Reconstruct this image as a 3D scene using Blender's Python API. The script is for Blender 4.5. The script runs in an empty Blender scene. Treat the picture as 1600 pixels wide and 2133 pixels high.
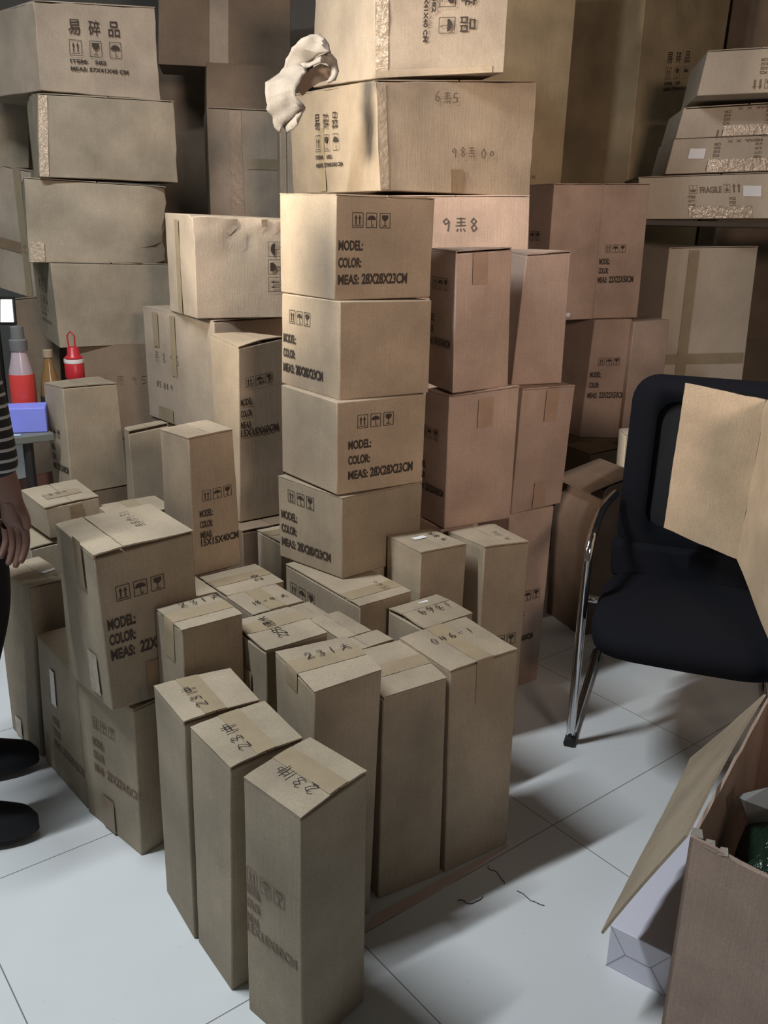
import bpy, bmesh, math, random
from mathutils import Vector, Matrix
C = bpy.context.scene.collection
S = bpy.context.scene
# ---------------------------------------------------------------- camera
cam_d = bpy.data.cameras.new('camera'); cam = bpy.data.objects.new('camera', cam_d); C.objects.link(cam)
F_PX, PITCH, ROLL, H = 1841.91, 0.314947, 0.0223267, 1.4079
cam_d.sensor_fit = 'HORIZONTAL'; cam_d.sensor_width = 36.0; cam_d.lens = F_PX*36.0/1600.0
cam_d.shift_y = 0.0; cam_d.clip_start = 0.05; cam_d.clip_end = 50
fw = Vector((0, math.cos(PITCH), -math.sin(PITCH))); up = Vector((0, math.sin(PITCH), math.cos(PITCH))); rt = Vector((1, 0, 0))
cr, sr = math.cos(ROLL), math.sin(ROLL)
r2 = rt*cr + up*sr
u2 = up*cr - rt*sr
M = Matrix(((r2.x, u2.x, -fw.x), (r2.y, u2.y, -fw.y), (r2.z, u2.z, -fw.z))).to_4x4()
M.translation = Vector((0, 0, H)); cam.matrix_world = M
S.camera = cam
# ---------------------------------------------------------------- world, light, exposure
w = bpy.data.worlds.new('room_air'); S.world = w; w.use_nodes = True
w.node_tree.nodes['Background'].inputs[0].default_value = (0.55, 0.6, 0.7, 1)
w.node_tree.nodes['Background'].inputs[1].default_value = 0.012
S.view_settings.view_transform = 'Standard'; S.view_settings.look = 'None'
S.view_settings.gamma = 1.0; S.view_settings.exposure = -0.15
S.view_settings.use_curve_mapping = False
S.cycles.max_bounces = 8; S.cycles.diffuse_bounces = 5

def area(name, loc, rotz, sx, sy, col, power, tilt=None):
    l = bpy.data.lights.new(name, 'AREA'); l.shape = 'RECTANGLE'; l.size = sx; l.size_y = sy
    l.color = col; l.energy = power
    o = bpy.data.objects.new(name, l); C.objects.link(o); o.location = loc
    o.rotation_euler = (0, 0, rotz) if tilt is None else tilt
    return o
TUBE = (-1.29, 1.44, 3.22); TUBE_YAW = math.radians(36.5)
area('tube_light', TUBE, TUBE_YAW, 1.2, 0.07, (0.90, 0.96, 1.0), 100)
# unseen warm fill added behind the viewer, narrowed onto the upper stacks
def aim(loc, tgt):
    d = Vector(tgt)-Vector(loc)
    return d.to_track_quat('-Z', 'Y').to_euler()
WARM = (1.4, -1.2, 2.2)
o = area('warm_front_fill', WARM, 0, 0.7, 0.5, (1.0, 0.77, 0.64), 13, aim(WARM, (0.35, 3.3, 1.75)))
o.data.spread = math.radians(62)
# second unseen warm fill, added high left to brighten the upper left faces
WLEFT = (-2.5, 1.2, 2.25)
o = area('warm_left_fill', WLEFT, 0, 0.5, 0.4, (1.0, 0.88, 0.71), 18, aim(WLEFT, (0.2, 2.6, 1.65)))
o.data.spread = math.radians(50)

# ---------------------------------------------------------------- materials
def nodes(name):
    m = bpy.data.materials.new(name); m.use_nodes = True
    nt = m.node_tree; return m, nt, nt.nodes['Principled BSDF']
def flat(name, col, rough=0.6, metal=0.0, emit=None, es=1.0, spec=None, alpha=None, trans=0.0):
    m, nt, b = nodes(name)
    b.inputs['Base Color'].default_value = (*col, 1); b.inputs['Roughness'].default_value = rough
    b.inputs['Metallic'].default_value = metal
    if spec is not None: b.inputs['Specular IOR Level'].default_value = spec
    if emit: b.inputs['Emission Color'].default_value = (*emit, 1); b.inputs['Emission Strength'].default_value = es
    if trans: b.inputs['Transmission Weight'].default_value = trans
    if alpha is not None: b.inputs['Alpha'].default_value = alpha
    return m
def mixrgb(nt, blend, fac, a, b_):
    n = nt.nodes.new('ShaderNodeMix'); n.data_type = 'RGBA'; n.blend_type = blend
    for sock, v in ((0, fac), (6, a), (7, b_)):
        if isinstance(v, (int, float)): n.inputs[sock].default_value = v
        elif isinstance(v, tuple): n.inputs[sock].default_value = (*v, 1)
        else: nt.links.new(v, n.inputs[sock])
    return n.outputs[2]
def noise(nt, vec, scale, detail=4, rough=0.55):
    n = nt.nodes.new('ShaderNodeTexNoise'); n.inputs['Scale'].default_value = scale
    n.inputs['Detail'].default_value = detail; n.inputs['Roughness'].default_value = rough
    nt.links.new(vec, n.inputs['Vector']); return n.outputs['Fac']
def ramp(nt, fac, p0, p1, c0=(0, 0, 0), c1=(1, 1, 1)):
    n = nt.nodes.new('ShaderNodeValToRGB'); nt.links.new(fac, n.inputs[0])
    n.color_ramp.elements[0].position = p0; n.color_ramp.elements[1].position = p1
    n.color_ramp.elements[0].color = (*c0, 1); n.color_ramp.elements[1].color = (*c1, 1)
    return n.outputs[0]
def kraft(name, col, blot=0.16, streak=1.0):
    m, nt, b = nodes(name)
    tc = nt.nodes.new('ShaderNodeTexCoord')
    mp = nt.nodes.new('ShaderNodeMapping'); mp.inputs['Scale'].default_value = (1, 1, 0.03)
    geo = nt.nodes.new('ShaderNodeNewGeometry')
    nt.links.new(geo.outputs['Position'], mp.inputs[0])
    oi = nt.nodes.new('ShaderNodeObjectInfo')
    f1 = noise(nt, geo.outputs['Position'], 5, 5)
    f2 = noise(nt, mp.outputs[0], 260, 1)
    f3 = noise(nt, geo.outputs['Position'], 260, 3)
    dark = tuple(c*(1-blot*1.6) for c in col); lite = tuple(min(1, c*(1+blot)) for c in col)
    c = mixrgb(nt, 'MIX', ramp(nt, f1, 0.3, 0.72), dark, lite)
    c = mixrgb(nt, 'MULTIPLY', 0.07*streak, c, ramp(nt, f2, 0.25, 0.75))
    c = mixrgb(nt, 'MULTIPLY', 0.22, c, ramp(nt, f3, 0.2, 0.7))
    # every box a slightly different board
    mr = nt.nodes.new('ShaderNodeMapRange'); nt.links.new(oi.outputs['Random'], mr.inputs[0])
    mr.inputs[3].default_value = 0.90; mr.inputs[4].default_value = 1.06
    cmb = nt.nodes.new('ShaderNodeCombineColor')
    for i in range(3): nt.links.new(mr.outputs[0], cmb.inputs[i])
    c = mixrgb(nt, 'MULTIPLY', 1.0, c, cmb.outputs[0])
    nt.links.new(c, b.inputs['Base Color'])
    b.inputs['Roughness'].default_value = 0.72; b.inputs['Specular IOR Level'].default_value = 0.25
    bp = nt.nodes.new('ShaderNodeBump'); bp.inputs['Strength'].default_value = 0.2; bp.inputs['Distance'].default_value = 0.002
    add = nt.nodes.new('ShaderNodeMath'); add.operation = 'ADD'
    f4 = noise(nt, geo.outputs['Position'], 14, 3)
    nt.links.new(f2, add.inputs[0]); nt.links.new(f4, add.inputs[1])
    nt.links.new(add.outputs[0], bp.inputs['Height']); nt.links.new(bp.outputs[0], b.inputs['Normal'])
    return m
MK = {
 'A': kraft('kraft_board', (0.42, 0.345, 0.25)),
 'S': kraft('golden_kraft_board', (0.46, 0.365, 0.265)),
 'B': kraft('rosy_kraft_board', (0.475, 0.35, 0.28)),
 'I': kraft('grey_kraft_board', (0.37, 0.31, 0.23), 0.2),
 'J': kraft('pale_kraft_board', (0.49, 0.40, 0.31)),
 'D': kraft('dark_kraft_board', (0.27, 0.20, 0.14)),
 'Q': kraft('reddish_shaded_kraft', (0.20, 0.135, 0.10), 0.2),  # reddish board, darkened to put the shade behind the chair into its colour
 'E': kraft('light_kraft_board', (0.57, 0.485, 0.385), 0.08),
 'F': kraft('olive_kraft_board', (0.40, 0.31, 0.19)),
 'T': kraft('torn_board_lining', (0.33, 0.295, 0.255), 0.08),
}
def tape_mat(name, col, rough, bump):
    m, nt, b = nodes(name)
    geo = nt.nodes.new('ShaderNodeNewGeometry')
    f = noise(nt, geo.outputs['Position'], 22, 3)
    nt.links.new(mixrgb(nt, 'MIX', f, tuple(c*0.8 for c in col), tuple(c*1.15 for c in col)), b.inputs['Base Color'])
    b.inputs['Roughness'].default_value = rough; b.inputs['Specular IOR Level'].default_value = 0.5
    bp = nt.nodes.new('ShaderNodeBump'); bp.inputs['Strength'].default_value = bump; bp.inputs['Distance'].default_value = 0.004
    f2 = noise(nt, geo.outputs['Position'], 45, 4)
    nt.links.new(f2, bp.inputs['Height']); nt.links.new(bp.outputs[0], b.inputs['Normal'])
    return m
TAPE = tape_mat('buff_packing_tape', (0.33, 0.26, 0.17), 0.38, 0.3)
TAPED = tape_mat('brown_packing_tape', (0.26, 0.185, 0.115), 0.35, 0.35)
TAPEC = tape_mat('shiny_packing_tape', (0.42, 0.34, 0.25), 0.16, 1.0)
TAPER = tape_mat('rosy_packing_tape', (0.38, 0.26, 0.185), 0.4, 0.25)
INK = flat('black_print_ink', (0.045, 0.032, 0.024), 0.7)
INKF = flat('faded_print_ink', (0.19, 0.13, 0.09), 0.7)
PEN = flat('marker_pen_ink', (0.035, 0.03, 0.028), 0.5)
PENF = flat('worn_pencil_marks', (0.17, 0.125, 0.09), 0.6)
PAPER = flat('white_paper', (0.80, 0.80, 0.82), 0.6)
DARKIN = flat('box_inside_shade_patch', (0.16, 0.11, 0.075), 0.8)

# ---------------------------------------------------------------- mesh helpers (centimetres in, metres out)
def link(name, me, mat, parent=None, loc=None, smooth=None, bevel=0.0):
    o = bpy.data.objects.new(name, me); C.objects.link(o)
    for m in (mat if isinstance(mat, (list, tuple)) else [mat]): me.materials.append(m)
    if parent is not None: o.parent = parent
    if loc is not None: o.location = loc
    if smooth:
        for p in me.polygons: p.use_smooth = True
        me.set_sharp_from_angle(angle=math.radians(smooth))
    if bevel:
        b = o.modifiers.new('bevel', 'BEVEL'); b.width = bevel; b.segments = 2; b.limit_method = 'ANGLE'; b.angle_limit = math.radians(50)
    return o
def mesh(name, vs, fs, origin=(0, 0, 0)):
    me = bpy.data.meshes.new(name)
    me.from_pydata([((v[0]-origin[0])*.01, (v[1]-origin[1])*.01, (v[2]-origin[2])*.01) for v in vs], [], fs)
    me.update(); return me
class MB:
    def __init__(s): s.v = []; s.f = []; s.m = []; s.mat = 0
    def add(s, vs, fs):
        n = len(s.v); s.v += [tuple(v) for v in vs]; s.f += [tuple(i+n for i in f) for f in fs]; s.m += [s.mat]*len(fs)
    def box(s, x0, x1, y0, y1, z0, z1):
        s.hexa([(x0, y0, z0), (x1, y0, z0), (x1, y1, z0), (x0, y1, z0), (x0, y0, z1), (x1, y0, z1), (x1, y1, z1), (x0, y1, z1)])
    def hexa(s, P):
        s.add(P, [(0, 3, 2, 1), (4, 5, 6, 7), (0, 1, 5, 4), (1, 2, 6, 5), (2, 3, 7, 6), (3, 0, 4, 7)])
    def slab(s, Q, th):   # quad Q (4 points) given a thickness along its normal
        q = [Vector(p) for p in Q]; n = (q[1]-q[0]).cross(q[3]-q[0]).normalized()*th
        s.hexa([*q, *[p+n for p in q]])
    def tube(s, pts, r, n=10, cap=True, close=False):
        pts = [Vector(p) for p in pts]; rs = r if isinstance(r, (list, tuple)) else [r]*len(pts)
        base = len(s.v); ref = None
        for i, p in enumerate(pts):
            a = pts[max(i-1, 0)]; b = pts[min(i+1, len(pts)-1)]; t = (b-a).normalized()
            if ref is None:
                ref = t.cross(Vector((0, 0, 1)));
                if ref.length < .1: ref = t.cross(Vector((1, 0, 0)))
            ref = (ref - t*ref.dot(t)).normalized(); bi = t.cross(ref)
            for k in range(n):
                an = 2*math.pi*k/n; s.v.append(tuple(p + ref*math.cos(an)*rs[i] + bi*math.sin(an)*rs[i]))
        for i in range(len(pts)-1):
            for k in range(n):
                s.f.append((base+i*n+k, base+i*n+(k+1) % n, base+(i+1)*n+(k+1) % n, base+(i+1)*n+k)); s.m.append(s.mat)
        if cap:
            s.f.append(tuple(base+k for k in reversed(range(n)))); s.m.append(s.mat)
            e = base+(len(pts)-1)*n; s.f.append(tuple(e+k for k in range(n))); s.m.append(s.mat)
    def lathe(s, c, prof, n=20):
        base = len(s.v)
        for (r, z) in prof:
            for k in range(n):
                an = 2*math.pi*k/n; s.v.append((c[0]+r*math.cos(an), c[1]+r*math.sin(an), c[2]+z))
        for i in range(len(prof)-1):
            for k in range(n):
                s.f.append((base+i*n+k, base+i*n+(k+1) % n, base+(i+1)*n+(k+1) % n, base+(i+1)*n+k)); s.m.append(s.mat)
        s.f.append(tuple(base+k for k in reversed(range(n)))); s.m.append(s.mat)
        e = base+(len(prof)-1)*n; s.f.append(tuple(e+k for k in range(n))); s.m.append(s.mat)
    def build(s, name, mat, parent=None, smooth=None, bevel=0.0):
        if parent is not None: og = tuple(c*100 for c in parent_world(parent))
        else: og = (0, 0, 0)
        me = mesh(name, s.v, s.f, og)
        o = link(name, me, mat, parent, smooth=smooth, bevel=bevel)
        if isinstance(mat, (list, tuple)):
            for p, k in zip(me.polygons, s.m): p.material_index = k
        return o
def parent_world(p):
    v = Vector((0, 0, 0))
    while p is not None: v += p.location; p = p.parent
    return v
def tag(o, label, cat, group=None, kind=None):
    if label: o['label'] = label
    if cat: o['category'] = cat
    if group: o['group'] = group
    if kind: o['kind'] = kind
    return o
def thing(name, loc_cm, label, cat, group=None):
    o = bpy.data.objects.new(name, None); C.objects.link(o); o.location = tuple(c*.01 for c in loc_cm)
    o.empty_display_size = .05
    return tag(o, label, cat, group)
def top_mesh(mb, name, mat, label, cat, group=None, smooth=None, bevel=0.0, kind=None):
    o = mb.build(name, mat, None, smooth, bevel)
    # origin at the base
    vs = [v.co for v in o.data.vertices]; lo = min(v.z for v in vs)
    c = Vector((sum(v.x for v in vs)/len(vs), sum(v.y for v in vs)/len(vs), lo))
    for v in o.data.vertices: v.co -= c
    o.location = c
    return tag(o, label, cat, group, kind)

# ---------------------------------------------------------------- 2D print artwork
_tc = {}
def glyphs(txt):
    if txt in _tc: return _tc[txt]
    cu = bpy.data.curves.new('t', 'FONT'); cu.body = txt; cu.size = 1; cu.fill_mode = 'FRONT'; cu.resolution_u = 3; cu.offset = .036 if txt.isascii() else .006
    o = bpy.data.objects.new('t', cu); C.objects.link(o)
    dg = bpy.context.evaluated_depsgraph_get(); me = bpy.data.meshes.new_from_object(o.evaluated_get(dg))
    vs = [(v.co.x, v.co.y) for v in me.vertices]; fs = [tuple(p.vertices) for p in me.polygons]
    bpy.data.objects.remove(o); bpy.data.curves.remove(cu); bpy.data.meshes.remove(me)
    if vs:
        x0 = min(v[0] for v in vs); x1 = max(v[0] for v in vs); y0 = min(v[1] for v in vs); y1 = max(v[1] for v in vs)
        vs = [((a-x0)/(x1-x0 or 1), (b-y0)/(y1-y0 or 1)) for a, b in vs]
    _tc[txt] = (vs, fs); return _tc[txt]
class Art:
    """flat artwork in centimetres; polygons only"""
    def __init__(s): s.v = []; s.f = []
    def poly(s, pts): n = len(s.v); s.v += list(pts); s.f.append(tuple(range(n, n+len(pts))))
    def rect(s, x, y, w, h): s.poly([(x, y), (x+w, y), (x+w, y+h), (x, y+h)])
    def merge(s, o, dx=0, dy=0, rot=0, k=1.0, kx=None):
        c, sn = math.cos(rot), math.sin(rot); n = len(s.v); kx = k if kx is None else kx
        s.v += [(dx+(x*kx)*c-(y*k)*sn, dy+(x*kx)*sn+(y*k)*c) for x, y in o.v]; s.f += [tuple(i+n for i in f) for f in o.f]
    def text(s, t, x, y, w_, h):
        vs, fs = glyphs(t); n = len(s.v); s.v += [(x+a*w_, y+b*h) for a, b in vs]; s.f += [tuple(i+n for i in f) for f in fs]
    def stroke(s, pts, th):
        for (x0, y0), (x1, y1) in zip(pts[:-1], pts[1:]):
            d = math.hypot(x1-x0, y1-y0) or 1; nx, ny = -(y1-y0)/d*th/2, (x1-x0)/d*th/2; ex, ey = (x1-x0)/d*th*.3, (y1-y0)/d*th*.3
            s.poly([(x0+nx-ex, y0+ny-ey), (x0-nx-ex, y0-ny-ey), (x1-nx+ex, y1-ny+ey), (x1+nx+ex, y1+ny+ey)])
def icon(kind, w_=3.0, h=3.5):
    a = Art(); t = .16
    a.rect(0, 0, w_, t); a.rect(0, h-t, w_, t); a.rect(0, 0, t, h); a.rect(w_-t, 0, t, h)
    if kind == 'up':
        for cx in (w_*.33, w_*.67):
            a.rect(cx-.16, h*.24, .32, h*.42); a.poly([(cx-.42, h*.6), (cx+.42, h*.6), (cx, h*.86)])
        a.rect(w_*.15, h*.13, w_*.7, .2)
    elif kind == 'umbrella':
        n = 10; a.poly([(w_/2+w_*.4*math.cos(math.pi*i/n), h*.52+h*.3*math.sin(math.pi*i/n)) for i in range(n+1)])
        a.rect(w_/2-.08, h*.16, .16, h*.4); a.stroke([(w_/2, h*.17), (w_/2+.2, h*.1), (w_/2+.42, h*.14), (w_/2+.45, h*.24)], .15)
    else:
        a.poly([(w_*.22, h*.86), (w_*.2, h*.66), (w_*.36, h*.5), (w_*.5, h*.46), (w_*.64, h*.5), (w_*.8, h*.66), (w_*.78, h*.86)])
        a.rect(w_/2-.1, h*.18, .2, h*.32); a.rect(w_*.3, h*.12, w_*.4, .2)
    return a
def icons3(order=('up', 'umbrella', 'glass'), step=3.9, w_=3.1, h=3.5):
    a = Art()
    for i, k in enumerate(order): a.merge(icon(k, w_, h), i*step, 0)
    return a
def std(ix, iy, tx, ty, lead, dims, th=2.1, wk=1.0, ik=1.0, newline=False, dw=None, dx=None):
    """carton printing: three handling marks, MODEL / COLOR / MEAS lines. ix,iy lower-left of marks; ty baseline of MODEL"""
    mk = Art(); mk.merge(icons3(), ix, iy, 0, ik); a = Art()
    a.text('MODEL:', tx, ty, 5.6*wk, th); a.text('COLOR:', tx, ty-lead, 5.3*wk, th)
    a.text('MEAS:', tx, ty-2*lead, 4.9*wk, th)
    n = len(dims)
    if newline: a.text(dims, tx, ty-2.75*lead, dw or 1.4*n*wk, th*1.05)
    else: a.text(dims, tx+(dx or 6.0*wk), ty-2*lead, dw or 1.38*n*wk, th*1.1)
    return [('handling_marks', mk)]*(ik > .01)+[('printed_text', a)]
GL = {'2': [[(.05, 1.1), (.4, 1.35), (.75, 1.1), (.6, .7), (.05, .05), (.85, .1)]], '3': [[(.1, 1.2), (.5, 1.35), (.7, 1.05), (.35, .75), (.75, .5), (.6, .1), (.1, .1)]],
 '1': [[(.4, 1.35), (.35, 0)]], '0': [[(.4, 1.3), (.08, .8), (.2, .1), (.6, .1), (.75, .8), (.4, 1.3)]], '4': [[(.3, 1.3), (.05, .6), (.8, .65)], [(.6, 1.2), (.5, 0)]],
 '6': [[(.6, 1.35), (.15, .8), (.1, .2), (.5, 0), (.75, .35), (.5, .65), (.12, .4)]], '9': [[(.7, 1.0), (.4, 1.3), (.1, 1.0), (.3, .7), (.7, 1.0), (.6, 0)]],
 '8': [[(.5, .7), (.15, 1.0), (.4, 1.35), (.7, 1.05), (.2, .4), (.4, 0), (.75, .3), (.5, .7)]], '5': [[(.75, 1.3), (.2, 1.3), (.15, .75), (.65, .7), (.7, .2), (.1, .05)]],
 '-': [[(.1, .65), (.7, .7)]], '/': [[(.6, 1.4), (.1, -.1)]], 'P': [[(.15, 0), (.2, 1.3), (.7, 1.2), (.65, .75), (.2, .65)]], 'o': [[(.4, .9), (.1, .6), (.3, .2), (.7, .4), (.6, .8), (.4, .9)]],
 'K': [[(.0, .8), (1.0, .95)], [(.55, 1.4), (.5, .8), (.0, .1)], [(.5, .8), (1.05, .05)]],                 # da, 'big'
 'Z': [[(.1, 1.0), (.05, .5), (.95, .6), (.95, 1.05), (.1, 1.0)], [(.55, 1.5), (.45, -.2)]],               # zhong, 'middle'
 'H': [[(.1, 1.3), (.9, 1.3)], [(.5, 1.4), (.5, .5)], [(.1, .9), (.9, .95)], [(0, .55), (1, .6)], [(.2, .2), (.1, 0)], [(.5, .25), (.5, 0)], [(.8, .25), (.95, 0)]],
 ' ': []}
def hand(t, k=2.0, th=.28, seed=0):
    a = Art(); r = random.Random(seed); x = 0
    for ch in t:
        dy = r.uniform(-.12, .12)
        for st in GL[ch]: a.stroke([((x+px*.85)*k, (py+dy)*k*.8) for px, py in st], th)
        x += (.62 if ch in '1 ' else 1.22)
    a.w = x*k
    return a
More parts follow.
